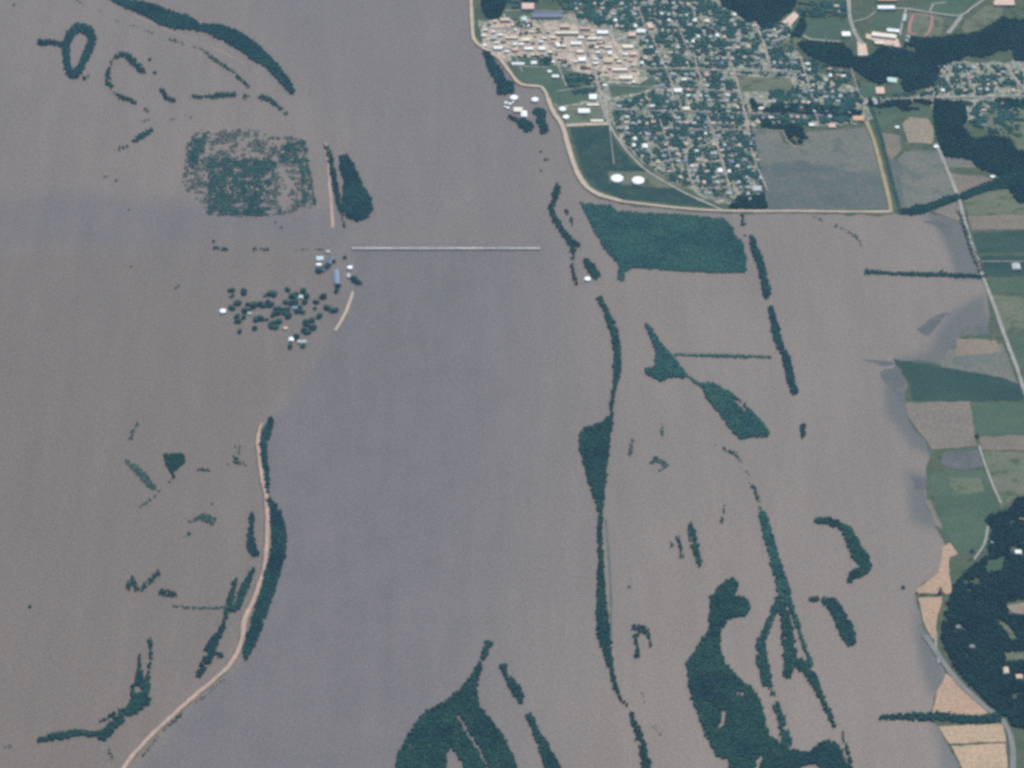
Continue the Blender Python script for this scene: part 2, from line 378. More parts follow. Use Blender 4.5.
F = [
 ('town_yards', [(612, -40), (745, -40), (752, 18), (792, 22), (793, 46), (818, 74), (872, 94), (900, 100), (902, 116), (866, 122), (800, 127), (752, 129), (768, 207), (735, 208), (702, 196), (660, 176), (626, 147), (608, 120), (556, 108), (548, 92), (575, 88), (560, 76), (500, 60), (484, 48), (478, 20), (600, 10)], 'town'),
 ('town_yards', [(935, 62), (1000, 62), (1040, 60), (1040, 118), (960, 118), (905, 100), (925, 90)], 'town'),
 ('downtown_paving', [(480, 46), (484, 22), (498, 18), (512, 14), (540, 22), (566, 22), (582, 26), (604, 30), (618, 42), (640, 52), (636, 66), (642, 84), (632, 88), (612, 78), (590, 74), (566, 72), (556, 58), (520, 60), (498, 56)], 'paved'),
 ('lawn', [(480, -20), (520, -20), (520, 20), (498, 20), (482, 14)], 'green'),
 ('lawn', [(510, 56), (532, 58), (545, 64), (570, 68), (590, 80), (592, 100), (560, 106), (548, 100), (544, 86), (520, 80)], 'green'),
 ('lawn', [(608, 84), (640, 84), (652, 76), (660, 84), (640, 92), (612, 98)], 'green'),
 ('lawn', [(552, 108), (602, 104), (604, 123), (566, 124)], 'olive'),
 ('meadow', [(570, 128), (608, 126), (617, 145), (636, 165), (660, 182), (720, 208), (680, 205), (622, 199), (594, 188), (582, 170)], 'darkgrass'),
 ('tank_apron', [(608, 172), (664, 172), (672, 178), (690, 190), (640, 186), (610, 184)], 'olive'),
 ('playing_field', [(736, 76), (790, 78), (796, 92), (740, 92)], 'olive'),
 ('field', [(752, 130), (778, 130), (784, 144), (803, 146), (806, 132), (868, 127), (891, 209), (766, 210)], 'greyfield'),
 ('field', [(758, 166), (800, 160), (850, 172), (882, 176), (890, 208), (767, 209)], 'wetfield'),
 ('field', [(868, 108), (905, 106), (930, 104), (934, 118), (900, 116), (880, 130)], 'green'),
 ('field', [(902, 124), (910, 118), (928, 119), (934, 130), (933, 144), (908, 143)], 'tanfield_dull'),
 ('field', [(880, 132), (900, 136), (902, 150), (892, 160), (884, 152)], 'brownfield'),
 ('field', [(904, 152), (938, 150), (955, 196), (936, 204), (906, 211), (894, 176), (898, 160)], 'greyfield'),
 ('field', [(884, 158), (900, 162), (905, 208), (896, 210)], 'wetfield'),
 ('field', [(944, 158), (970, 160), (976, 168), (948, 168)], 'greyfield'),
 ('field', [(950, 173), (996, 178), (975, 190), (959, 194)], 'brownfield'),
 ('field', [(932, 211), (957, 202), (964, 208), (962, 223)], 'sandfield'),
 ('field', [(963, 198), (1003, 188), (1040, 206), (1040, 213), (968, 215)], 'olive'),
 ('field', [(968, 216), (1040, 214), (1040, 229), (972, 231)], 'brownfield'),
 ('field', [(973, 234), (1040, 230), (1040, 252), (979, 253)], 'deepgreen'),
 ('field', [(981, 256), (1040, 255), (1040, 276), (986, 276)], 'deepgreen'),
 ('field', [(988, 279), (1040, 278), (1040, 293), (992, 293)], 'green'),
 ('field', [(992, 296), (1040, 296), (1040, 332), (1003, 332)], 'olive'),
 ('field', [(1005, 336), (1040, 335), (1040, 374), (1018, 368)], 'green'),
 ('field', [(948, 350), (1002, 344), (1018, 384), (985, 377), (940, 367)], 'greyfield'),
 ('field', [(957, 339), (996, 340), (1002, 352), (956, 356)], 'brownpale'),
 ('field', [(893, 360), (925, 364), (965, 371), (1005, 378), (1023, 386), (1023, 401), (912, 401), (910, 384), (902, 370)], 'deepgreen'),
 ('field', [(906, 403), (970, 402), (977, 446), (932, 450), (920, 432), (907, 415)], 'sandfield'),
 ('field', [(971, 403), (1040, 403), (1040, 433), (976, 436)], 'green'),
 ('field', [(978, 437), (1040, 434), (1040, 450), (982, 450)], 'brownfield'),
 ('field', [(984, 452), (1040, 452), (1040, 496), (1014, 500), (1000, 508)], 'olive'),
 ('wet_patch', [(942, 453), (978, 450), (984, 466), (962, 471), (940, 466)], 'wetdark'),
 ('field', [(928, 474), (984, 470), (998, 508), (988, 552), (960, 556), (942, 530)], 'green'),
 ('field', [(945, 478), (980, 478), (985, 492), (958, 496)], 'olive'),
 ('sand_bank', [(924, 500), (931, 502), (943, 530), (934, 524)], 'sandfield'),
 ('sand_bank', [(943, 546), (950, 543), (958, 554), (949, 558), (950, 575), (952, 594), (918, 594), (916, 590), (938, 574)], 'tanfield'),
 ('field', [(918, 598), (942, 597), (936, 632), (934, 640), (925, 626)], 'tanfield'),
 ('field', [(946, 673), (992, 711), (975, 717), (931, 717), (937, 691)], 'tanfield'),
 ('field', [(938, 727), (1003, 724), (1006, 742), (950, 744)], 'stubble'),
 ('field', [(951, 746), (1006, 744), (1008, 780), (966, 780), (958, 760)], 'stubble'),
 ('clearing', [(1006, 606), (1040, 600), (1040, 616), (1012, 613)], 'tanfield_dull'),
 ('clearing', [(996, 618), (1006, 622), (1020, 640), (1010, 640)], 'olive'),
 ('clearing', [(985, 560), (1008, 556), (1003, 572), (985, 574)], 'green'),
 ('clearing', [(1002, 652), (1040, 648), (1040, 662), (1004, 664)], 'olive'),
 ('lawn', [(800, 18), (846, 20), (840, 40), (800, 40)], 'green'),
 ('lawn', [(876, 14), (906, 14), (900, 30), (872, 26)], 'green'),
 ('hillside_pasture', [(962, 30), (966, 22), (985, 6), (1004, 2), (1003, 14), (980, 30), (966, 34)], 'olive'),
 ('sports_field', [(909, 13), (936, 15), (944, 18), (940, 38), (905, 36)], 'olive'),
 ('lawn', [(900, 10), (925, 6), (944, -10), (985, -10), (960, 14), (940, 15)], 'green'),
 ('parking_lot', [(857, 38), (866, 44), (868, 55), (858, 56)], 'lot'),
 ('parking_lot', [(866, 34), (898, 39), (901, 47), (884, 45), (866, 38)], 'lot'),
 ('parking_lot', [(990, -4), (1014, -4), (1012, 6), (996, 4)], 'lot'),
 ('gravel_pit', [(781, 22), (794, 12), (799, 16), (790, 26), (782, 28)], 'lot'),
 ('pasture', [(770, 40), (800, 38), (806, 44), (790, 50), (770, 47)], 'olive'),
 ('pasture', [(856, 84), (878, 84), (880, 98), (862, 98)], 'green'),
 ('pasture', [(892, 78), (902, 84), (905, 97), (892, 97)], 'green'),
 ('pasture', [(985, 112), (1040, 108), (1040, 150), (1016, 150), (1008, 136), (985, 130)], 'olive'),
]
M['sandfield'] = soil('pinkish_bare_soil', (0.25, 0.20, 0.16), (0.21, 0.175, 0.145), 0.008, 0.08, stretch=(0.5, 1))
M['brownpale'] = soil('pale_brown_soil', (0.29, 0.22, 0.16), (0.26, 0.20, 0.15), 0.008, 0.08)
M['tanfield_dull'] = soil('dull_tan_soil', (0.30, 0.24, 0.18), (0.33, 0.26, 0.19), 0.008, 0.08)
M['wetdark'] = soil('standing_wet_soil', (0.085, 0.085, 0.09), (0.12, 0.12, 0.11), 0.01, 0.08, rough=0.5)
for i, (nm, pts, mt) in enumerate(F): sheet(nm, pts, 0.85 + 0.025 * i, mt, 2.2 if nm in ('downtown_paving', 'town_yards') else 0.7, 0.5, i * 1.7)

# ------------------------------------------------------------------ levees, roads
def levee(name, pts, crest, base, h, top, side, z0=-1.5, jit=0.0, seed=0):
    return flip_up(sweep(name, pts, [(-base / 2, z0, 1), (-crest / 2, h, 0), (crest / 2, h, 1), (base / 2, z0, 1)], [top, side], jit, seed=seed))
LV = levee('levee', [(470, -40), (471, 0), (472, 22), (474, 40), (484, 49), (500, 60), (510, 73), (521, 85), (542, 88), (548, 100)], 14, 26, 6, 'gravel', 'leveeside')
levee('levee', [(548, 99), (553, 112), (562, 126), (568, 146), (575, 168), (584, 184), (596, 194), (622, 202)], 20, 34, 6.2, 'gravel', 'leveeside', jit=3)
levee('levee', [(620, 202), (650, 205.5), (682, 209), (724, 211.5), (800, 212), (860, 212.5), (892, 212.5)], 12, 30, 6, 'gravel', 'leveeside')
levee('levee', [(866, 122), (874, 142), (882, 172), (889, 200), (891, 213)], 16, 24, 6.3, 'yellowdike', 'leveeside')
levee('levee', [(262, 424, .5), (258, 437), (259, 455), (263, 480), (267, 505), (267.5, 535), (265, 565), (256, 595), (245, 620, 1.3), (242, 640), (234, 660), (215, 680), (190, 700), (160, 728), (138, 750), (122, 772), (110, 800)], 15, 34, 5, 'pinkdike', 'leveeside', jit=4)
levee('levee', [(326, 142, .5), (329, 175, .7), (331, 200), (333, 228)], 10, 22, 1.0, 'pinkdike', 'sand', jit=3, seed=3)
levee('levee', [(353, 292), (349, 305), (343, 318), (335, 331)], 11, 16, 3, 'gravel', 'sand', jit=2)
levee('sandbar', [(128, 13, .4), (150, 22), (172, 32), (196, 41, .6), (222, 52), (246, 64, .5)], 5, 14, .4, 'sand', 'sand', jit=5)
nroad = [0]
def road(name, pts, w, mat='street', z=None):
    nroad[0] += 1; z = z or 2.45 + 0.03 * nroad[0]
    return flip_up(sweep(name, pts, [(-w / 2, z - 1.6, 0), (-w / 2, z, 0), (w / 2, z, 0), (w / 2, z - 1.6, 0)], [mat], w * 0.12, seed=nroad[0] * 3.1))
ROADS = [
 ('street', [(504, 14), (507, 30), (514, 52), (522, 72)], 9), ('street', [(540, 20), (548, 40), (557, 62), (566, 86)], 10),
 ('street', [(572, 14), (582, 34), (590, 56), (597, 80), (602, 98)], 13), ('street', [(604, 26), (613, 44), (622, 62), (630, 78)], 14),
 ('street', [(638, 8), (646, 28), (654, 40), (663, 62), (672, 84), (682, 108)], 7), ('street', [(676, 20), (684, 40), (692, 60)], 6),
 ('street', [(694, 54), (698, 72), (706, 92)], 9), ('street', [(706, 112), (713, 132), (722, 160), (732, 198)], 10),
 ('street', [(728, 54), (736, 78), (742, 102), (749, 132)], 11), ('street', [(751, 148), (757, 166), (768, 192)], 7),
 ('street', [(755, 22), (763, 42), (770, 66)], 11), ('street', [(800, 56), (806, 76), (812, 98)], 8), ('street', [(850, 64), (856, 84), (861, 98)], 6),
 ('street', [(690, 4), (700, 26), (712, 18)], 6), ('street', [(660, 120), (668, 146), (674, 172)], 6), ('street', [(645, 130), (651, 152), (652, 166)], 5),
 ('street', [(684, 150), (690, 178), (692, 184)], 8),
 ('street', [(505, 11), (530, 11), (575, 12)], 8), ('street', [(484, 28), (540, 30), (610, 33)], 10), ('street', [(486, 48), (530, 50), (606, 54)], 10),
 ('street', [(512, 66), (548, 68)], 7), ('street', [(620, 68), (680, 69), (740, 71), (800, 72)], 9), ('street', [(566, 70), (590, 74), (602, 66)], 8),
 ('street', [(556, 92), (600, 86), (660, 88), (738, 92)], 6), ('street', [(558, 110), (600, 109), (650, 111), (706, 112)], 6),
 ('street', [(690, 130), (745, 130), (784, 131)], 7), ('street', [(696, 190), (722, 188), (733, 189)], 8), ('street', [(706, 162), (724, 162)], 8),
 ('street', [(738, 114), (780, 114), (830, 116), (866, 117)], 6), ('street', [(770, 70), (790, 72)], 13),
 ('road', [(892, 99), (940, 98), (985, 97), (1040, 96)], 9), ('road', [(861, 98), (874, 100), (890, 100)], 6),
 ('street', [(782, 131), (788, 142), (796, 148)], 5), ('street', [(700, 200), (740, 198)], 5),
 ('street', [(944, 72), (950, 86)], 10), ('street', [(952, 68), (946, 80)], 8), ('street', [(1006, 66), (1016, 80), (1028, 94)], 13), ('street', [(966, 70), (972, 88)], 7),
 ('road', [(599, 96), (604, 112), (612, 130), (626, 150), (645, 170), (664, 182), (690, 196), (708, 204), (723, 211)], 11),
 ('road', [(606, 112), (609, 124), (611, 140), (614, 165)], 4),
 ('dike_road', [(566, 126), (585, 125), (608, 124)], 20),
 ('road', [(772, 42), (785, 38), (798, 33), (808, 39), (824, 41), (840, 42)], 10), ('road', [(848, -10), (850, 18), (855, 34), (862, 44)], 18),
 ('road', [(853, 22), (866, 19), (876, 12)], 7), ('road', [(876, 9), (905, 9), (930, 13), (960, 16), (972, 8), (990, -4)], 11),
 ('road', [(962, 15), (956, 24), (948, 34)], 20), ('road', [(929, 13), (933, 5), (946, 3)], 9), ('road', [(906, 10), (902, 24), (900, 36)], 10),
 ('road', [(936, 144), (948, 172), (959, 200), (964, 220), (974, 252), (984, 280), (994, 306), (1006, 340), (1016, 366), (1026, 396)], 15),
 ('road', [(979, 446), (984, 462), (992, 484), (1001, 504)], 9), ('road', [(988, 526), (984, 545), (974, 560)], 8), ('road', [(980, 262), (1040, 262)], 5),
 ('road', [(936, 632), (936, 648), (939, 664)], 8),
 ('highway', [(925, 636), (938, 655), (958, 682), (984, 706), (1002, 721), (1010, 736), (1013, 756), (1011, 790)], 20),
]
RMAT = {'street': 'street', 'road': 'dimroad', 'dike_road': 'gravel', 'highway': 'road'}
M['dimroad'] = soil('chalky_road', (0.42, 0.38, 0.33), (0.32, 0.30, 0.27), 0.02, 0.15, fine=0.2)
for nm, pts, wd in ROADS: road(nm, pts, wd * (.8 if nm == 'street' else 1), RMAT[nm])
road('ditch', [(870, 104), (878, 128), (886, 158), (894, 190), (900, 212)], 18, 'darkgrass', 2.4)
# the faint drowned road by the middle tree line, just under the surface film
flip_up(sweep('drowned_road', [(606, 520), (609, 560), (611, 600), (611, 640)], [(-4, -1, 0), (-4, .25, 0), (4, .25, 0), (4, -1, 0)], ['wetfield']))
# running track: a ring round the sports field
flip_up(sweep('running_track', [(913, 15), (910, 24), (909, 33), (916, 35)], [(-5, 1, 0), (-5, 2.7, 0), (5, 2.7, 0), (5, 1, 0)], ['track']))
flip_up(sweep('running_track', [(914, 14.5), (924, 15), (932, 16)], [(-3, 1, 0), (-3, 2.75, 0), (3, 2.75, 0), (3, 1, 0)], ['track']))
flip_up(sweep('running_track', [(932, 16), (932, 24), (929, 32), (925, 37)], [(-5, 1, 0), (-5, 2.7, 0), (5, 2.7, 0), (5, 1, 0)], ['track']))

# ------------------------------------------------------------------ bridge
def bridge():
    (x0, y), (x1, _) = P(352, 249), P(540, 249)
    e = empty('road_bridge', ((x0 + x1) / 2, y, 0)); L = x1 - x0
    tag(e, 'long low pale bridge crossing the brown river channel', 'bridge')
    d = MB()
    d.box(0, 0, 3.4, 4.4, L, 16)
    d.build('deck', ['white_concrete'], e)
    for s in (-1, 1):
        r = MB(); r.box(0, s * 7.8, 4.403, 5.3, L - 2, .35)
        r.build('railing', ['white_concrete'], e)
    n = 22
    for i in range(n):
        m = MB(); cx = -L / 2 + L * (i + .5) / n; m.box(cx, 0, -3, 2.6, 2.2, 8); m.box(cx, 0, 2.6, 3.398, 3.2, 12.2); m.build('pier', ['concrete'], e)
M['white_concrete'] = soil('mottled_pale_concrete', (0.54, 0.50, 0.45), (0.38, 0.35, 0.33), 0.008, 0.1)  # pale mottled concrete of the bridge deck and railings
bridge()
# ------------------------------------------------------------------ crowns
def ico(sub):
    bm = bmesh.new(); bmesh.ops.create_icosphere(bm, subdivisions=sub, radius=1.0)
    v = np.array([q.co[:] for q in bm.verts]); f = np.array([[q.index for q in g.verts] for g in bm.faces]); bm.free(); return v, f
ICO1, ICO2 = ico(1), ico(2)
def lump(seed, base):
    v, f = base; r = np.random.default_rng(seed)
    d = 1 + r.normal(0, 0.17, len(v)); u = v * d[:, None]; u[:, 2] = np.where(u[:, 2] < -0.45, -0.45 + 0.2 * (u[:, 2] + 0.45), u[:, 2]); return u, f
LUMPS = [lump(i, ICO2) for i in range(8)]
def crowns(name, xy, rad, hgt, mat, tint=None, parent=None, z0=0.0):
    """many tree crowns, each a ragged leaf mass standing on the ground/water at xy"""
    n = len(xy)
    if tint is None: tint = RNG.random(n)
    V, Fc, T = [], [], []; off = 0
    for i in range(n):
        v, f = LUMPS[int(RNG.integers(8))]; a = RNG.random() * 6.28; c, s = math.cos(a), math.sin(a)
        w_ = np.empty_like(v); sx = rad[i] * (0.85 + 0.3 * RNG.random()); sy = rad[i] * (0.85 + 0.3 * RNG.random())
        w_[:, 0] = xy[i, 0] + sx * (v[:, 0] * c - v[:, 1] * s); w_[:, 1] = xy[i, 1] + sy * (v[:, 0] * s + v[:, 1] * c)
        w_[:, 2] = z0 + hgt[i] * (0.42 + 0.55 * v[:, 2])
        V.append(w_); Fc.append(f + off); T.append(np.full(len(v), tint[i])); off += len(v)
    return mesh_np(name, np.vstack(V), np.vstack(Fc), [mat], tint=np.concatenate(T), parent=parent)
def scatter(outlines, strips, spacing, gate=0.0, gscale=0.02, holes=(), fringe=0.0):
    """jittered points in the union of outlines and strips (photo pixels) -> ground metres"""
    allp = np.array([p[:2] for o in outlines for p in o] + [p[:2] for s in strips for p in s], float)
    pad = 14; g = PN(np.array([[allp[:, 0].min() - pad, allp[:, 1].min() - pad], [allp[:, 0].max() + pad, allp[:, 1].min() - pad], [allp[:, 0].min() - pad, allp[:, 1].max() + pad], [allp[:, 0].max() + pad, allp[:, 1].max() + pad]]))
    xs = np.arange(g[:, 0].min(), g[:, 0].max(), spacing); ys = np.arange(g[:, 1].min(), g[:, 1].max(), spacing * 0.87)
    X, Y = np.meshgrid(xs, ys); X[1::2] += spacing / 2; q = np.stack([X.ravel(), Y.ravel()], 1); q += RNG.uniform(-.42, .42, q.shape) * spacing
    u = UNP(q); keep = np.zeros(len(q), bool)
    wob = RNG.normal(0, 0.45 + fringe, u.shape); uw = u + wob
    for o in outlines: keep |= inside(uw, o)
    for s in strips:
        L = smooth_line([(p[0], p[1], p[2]) for p in s], 3)
        bx = (u[:, 0] > L[:, 0].min() - pad) & (u[:, 0] < L[:, 0].max() + pad) & (u[:, 1] > L[:, 1].min() - pad) & (u[:, 1] < L[:, 1].max() + pad)
        ix = np.nonzero(bx & ~keep)[0]
        if not len(ix): continue
        dd = np.hypot(uw[ix, 0][:, None] - L[:, 0][None], uw[ix, 1][:, None] - L[:, 1][None]); j = dd.argmin(1)
        keep[ix[dd[np.arange(len(ix)), j] < np.maximum(L[j, 2] * 0.5 - 0.3, 0.55)]] = True
    for h in holes: keep &= ~inside(uw, h)
    q = q[keep]
    if gate > 0 and len(q):
        k = np.array([noise.noise(Vector((a * gscale, b * gscale, 5.5))) + 0.5 * noise.noise(Vector((a * gscale * 2.7, b * gscale * 2.7, 1.5))) for a, b in q])
        q = q[k > np.quantile(k, min(gate, 0.97))]
    return q
ALLWOODS = []
def wood(name, label, outlines=(), strips=(), mat='leaf', sp=8.0, r=(3.4, 6.6), h=(8, 13), gate=0.0, gscale=0.02, holes=(), cat='woodland', fringe=0.0, group=None, z0=0.0):
    q = scatter(outlines, strips, sp, gate, gscale, holes, fringe)
    if not len(q): print('EMPTY WOOD', label); return
    n = len(q)
    o = crowns(name, q, RNG.uniform(r[0], r[1], n), RNG.uniform(h[0], h[1], n), mat, z0=z0)
    tag(o, label, cat, group, 'stuff'); ALLWOODS.append(n); return o

# --- woods and tree lines, upper left
wood('flooded_woods', 'dense tree belt along the flooded bank in the top corner of the water', strips=[[(108, -4, 6), (125, 3, 9), (145, 9, 14), (165, 18, 17), (185, 23, 14), (198, 28, 8)]], mat='leafdark')
wood('flooded_woods', 'tapering dark tree belt ending in a point toward the open river', strips=[[(204, 28, 8), (222, 33, 14), (240, 42, 16), (258, 55, 15), (270, 65, 11), (284, 80, 10), (293, 93, 5)], [(187, 18, 4), (196, 22, 3)]], mat='leafdark')
wood('drowned_hedgerow', 'long thin drowned tree line curving below the big dark belt', strips=[[(200, 48, 2), (215, 60, 3.5), (232, 72, 4), (249, 87, 3.5)], [(170, 40, 2.5), (176, 42, 2)], [(178, 42, 1.5), (196, 48, 1.5)]], gate=0.1, sp=6, r=(2.5, 4), h=(4, 7))
wood('drowned_hedgerow', 'faint broken line of drowned bushes below the top tree belt', strips=[[(78, 0, 2), (86, 6, 3), (104, 13, 2), (118, 21, 2), (134, 26, 2), (152, 33, 3)]], gate=0.55, sp=7, r=(2, 3.5), h=(3, 6))
wood('flooded_woods', 'dark ring of flooded trees round a small patch of open water', strips=[[(78, 28, 9), (88, 31, 10), (92, 40, 8), (88, 52, 9), (83, 63, 7), (78, 72, 9), (72, 76, 7), (68, 68, 8), (66, 52, 7), (69, 38, 9), (76, 29, 9)], [(84, 79, 4), (89, 76, 2)]], mat='leafdark')
wood('tree_line', 'short straight tree line leading to the dark tree ring', strips=[[(40, 43, 6), (52, 43, 5.5), (64, 45, 6)]], mat='leafdark', r=(3, 5))
wood('flooded_woods', 'thin C-shaped arc of flooded trees below the tree ring', strips=[[(130, 57, 4), (124, 55, 6), (116, 57, 5), (110, 66, 3), (108, 80, 6), (113, 90, 3), (121, 97, 4.5), (131, 102, 5), (139, 105, 3)], [(127, 58, 3), (133, 62, 8), (140, 68, 8), (144, 73, 5)]], gate=0.12, r=(3, 5))
wood('tree_clump', 'small curved clump of drowned bushes between the C-shaped arc and the gridded orchard', strips=[[(162, 91, 4), (167, 98, 5), (177, 103, 4)]], gate=.15, r=(3, 5))
wood('tree_clump', 'short slanting bush clump above the gridded orchard corner', strips=[[(134, 142, 3), (141, 137, 6), (151, 131, 4)], [(120, 149, 3), (127, 147, 3)]], mat='leafteal', r=(3, 5))
wood('drowned_hedgerow', 'broken drowned hedge above the gridded flooded orchard', strips=[[(194, 97, 5), (205, 97, 3), (214, 96, 6), (234, 95, 5)], [(245, 97, 6), (262, 98, 6), (272, 102, 5), (286, 114, 4)]], gate=0.22, r=(3, 4.5), h=(5, 8), sp=7)
wood('drowned_hedgerow', 'faint dotted hedge row left of the orchard top', strips=[[(144, 121, 3), (165, 120, 2), (190, 117, 3)], [(146, 109, 4), (148, 112, 3)], [(104, 177, 3), (116, 181, 4)]], gate=0.5, r=(2, 3.5), h=(3, 6), sp=7)
wood('flooded_orchard', 'thin broken tree cover on the square flooded orchard', [[(187, 140), (200, 130), (212, 133), (240, 128), (270, 133), (306, 140), (308, 160), (317, 206), (300, 212), (270, 216), (208, 216), (204, 205), (186, 190), (183, 180)]], mat='leafteal', sp=8, r=(1.8, 3.4), h=(3, 6), gate=0.45, gscale=0.045, cat='orchard')
wood('flooded_orchard', 'denser teal tree blocks inside the square flooded orchard', [[(208, 158), (240, 157), (276, 162), (272, 180), (262, 205), (235, 214), (212, 214), (208, 190)], [(192, 136), (208, 132), (204, 150), (199, 166), (188, 170)], [(280, 146), (307, 141), (309, 163), (281, 163)], [(300, 165), (310, 165), (316, 205), (302, 204)], [(208, 204), (268, 208), (268, 216), (208, 216)]], mat='leafteal', sp=8, r=(2.4, 4.3), h=(4, 7), gate=0.24, gscale=0.028, cat='orchard')
wood('flooded_woods', 'narrow tree strip beside the egg-shaped dark wood', strips=[[(325, 145, 3), (329, 153, 5), (333, 172, 6), (336, 192, 6), (341, 211, 6)], [(342, 216, 3), (344, 227, 3)]], mat='leaf', r=(3, 5))
wood('flooded_woods', 'egg-shaped dark wood standing in the upper river channel', [[(339, 157), (347, 155), (356, 170), (362, 184), (370, 197), (373, 209), (367, 219), (356, 222), (347, 217), (342, 205), (344, 185), (341, 170)]], mat='leafdark')
wood('drowned_hedgerow', 'short dark hedge piece left of the drowned farmstead road', strips=[[(216, 249, 3), (227, 250, 4)], [(214, 242, 3), (217, 243, 2)]], r=(2.5, 4))
wood('drowned_hedgerow', 'thin hedge piece between the orchard and the blue-roofed farm', strips=[[(254, 250, 2), (268, 250, 3)]], r=(2.5, 4), sp=7)
wood('drowned_hedgerow', 'faint reedy line running to the blue-roofed farm', strips=[[(293, 250, 1.5), (322, 249, 2.5)], [(276, 223, 3), (281, 228, 3)], [(317, 224, 4), (320, 227, 3)]], gate=.45, r=(2, 3.2), h=(3, 6), sp=6)
# --- lower left
wood('riverside_woods', 'thin upper tree belt on the river side of the pink levee', strips=[[(271, 419, 4), (269, 428, 8), (264, 440, 8), (264, 455, 7), (267, 475, 6), (267, 492, 4)]], mat='leafdark')
wood('riverside_woods', 'broad dark tree belt bulging beside the pink levee', strips=[[(269, 500, 5), (275, 514, 12), (279, 535, 15), (278, 555, 15), (272, 575, 15), (266, 597, 14), (259, 617, 13), (252, 637, 11), (247, 652, 10), (245, 657, 7)]], mat='leafdark')
wood('drowned_hedgerow', 'thin shrub fringe on the river side of the lower levee', strips=[[(224, 680, 2), (200, 700, 2), (180, 716, 3), (160, 735, 3), (140, 760, 3)]], gate=.3, r=(2, 3.5), h=(3, 6), sp=6)
wood('tree_clump', 'dark tree clump on the land side of the pink levee', strips=[[(252, 516, 5), (251, 532, 6), (251, 545, 10), (255, 553, 9)]], mat='leafdark', r=(3.5, 5))
wood('tree_clump', 'thin T-shaped drowned bushes near the upper end of the pink levee', strips=[[(232, 446, 4), (240, 445, 5)], [(240, 450, 3), (236, 460, 7), (247, 466, 2)], [(217, 460, 4), (217, 464, 2), (228, 464, 1.5)]], gate=.45, r=(2.5, 4), h=(4, 6))
wood('tree_clump', 'tiny flat bush patch left of the T-shaped bushes', strips=[[(199, 470, 4), (208, 469, 5)]], gate=.2, r=(2.5, 3.5), h=(4, 6))
wood('tree_clump', 'short upright bush strip high in the lower flooded plain', strips=[[(137, 424, 4), (133, 430, 5), (131, 438, 5)]], mat='leafteal', r=(2.5, 4), h=(4, 6), gate=.2)
wood('tree_line', 'slanting green thicket with a hooked faint tail', strips=[[(128, 462, 6), (134, 467, 8), (142, 475, 8), (150, 484, 8), (157, 491, 6)], [(155, 494, 4), (150, 500, 3), (141, 507, 3)]], mat='leafteal', gate=.15, r=(2.5, 4.5), h=(4, 7))
wood('flooded_woods', 'heart-shaped dark grove with a thin tail', [[(163, 455), (184, 454), (185, 463), (177, 470), (170, 472), (166, 465)]], [[(172, 472, 5), (174, 476, 3), (171, 482, 2)]], mat='leaf', r=(3, 5))
wood('tree_clump', 'small green arc of flooded willows', strips=[[(185, 525, 2), (194, 520, 4), (204, 518, 8), (212, 521, 9)], [(184, 536, 2), (189, 534, 4)]], mat='leafteal', r=(2.5, 4.5), h=(4, 7))
wood('tree_clump', 'rounded bush clump with a slanting tail above the levee bend', strips=[[(132, 580, 6), (132, 587, 11), (140, 591, 4), (149, 582, 6), (158, 574, 6)]], mat='leafteal', gate=.15, r=(2.5, 4.5))
wood('tree_clump', 'thin scattered bushes by the straight drowned hedge', strips=[[(162, 593, 7), (168, 594, 9), (173, 596, 8)], [(146, 602, 4), (153, 606, 4), (161, 608, 4)]], gate=.25, r=(2.5, 4))
wood('drowned_hedgerow', 'straight thin drowned hedge reaching toward the pink levee', strips=[[(174, 607, 2.5), (200, 608, 2.5), (228, 608, 2.8)]], mat='leafteal', r=(3, 4), h=(4, 6), sp=5)
wood('flooded_woods', 'long tapering tree strip on the land side of the levee bend', strips=[[(238, 572, 4), (234, 585, 5), (231, 598, 6), (228, 610, 6), (224, 625, 6), (217, 638, 8), (211, 650, 11), (206, 662, 9), (199, 676, 6)], [(253, 571, 5), (247, 583, 7), (242, 594, 7), (238, 606, 7), (231, 609, 6)], [(220, 655, 4), (222, 662, 5)]], gate=.1)
wood('flooded_woods', 'boomerang-shaped tree strip in the lower corner of the floodplain', strips=[[(150, 640, 4), (151, 655, 3.5), (149, 672, 4), (146, 690, 7), (145, 702, 10)], [(139, 657, 3), (140, 672, 5), (138, 690, 14), (138, 702, 16), (128, 714, 11), (115, 724, 9), (103, 735, 11), (92, 735, 6), (78, 733, 6), (62, 736, 8), (40, 740, 5)], [(100, 722, 3), (114, 715, 4), (122, 710, 4)]], gate=.08)
wood('drowned_hedgerow', 'faint wisps of drowned bushes at the foot of the boomerang strip', strips=[[(3, 748, 2), (16, 747, 3)], [(108, 748, 4), (112, 760, 3)]], gate=.4, r=(2, 3.5), h=(4, 6), sp=7)
# --- middle
wood('flooded_woods', 'slim curved tree line leading down to the spear-shaped wood', strips=[[(600, 299, 6), (606, 312, 6), (613, 330, 8), (617, 350, 7.5), (617, 370, 8), (614, 390, 4), (611, 408, 3.5)]], mat='leaf')
wood('flooded_woods', 'spear-shaped dense wood in the middle of the flood', [[(613, 404), (611, 415), (602, 423), (584, 429), (579, 436), (580, 452), (586, 472), (592, 492), (597, 505), (600, 522), (603, 520), (604, 495), (608, 455), (612, 425)]], mat='leaf')
wood('tree_line', 'thin straight stem of trees under the spear-shaped wood', strips=[[(600, 518, 5), (600, 540, 5), (601, 565, 7), (601, 590, 9), (602, 615, 12), (604, 638, 14), (608, 655, 9), (610, 666, 6)]], mat='leaf', r=(3.5, 5.5))
wood('tree_line', 'wandering lower tail of the long middle tree line', strips=[[(611, 668, 5), (615, 685, 6), (620, 698, 4), (627, 706, 4), (634, 722, 6), (641, 742, 8), (647, 770, 10)]], mat='leaf', gate=.08, r=(3, 5))
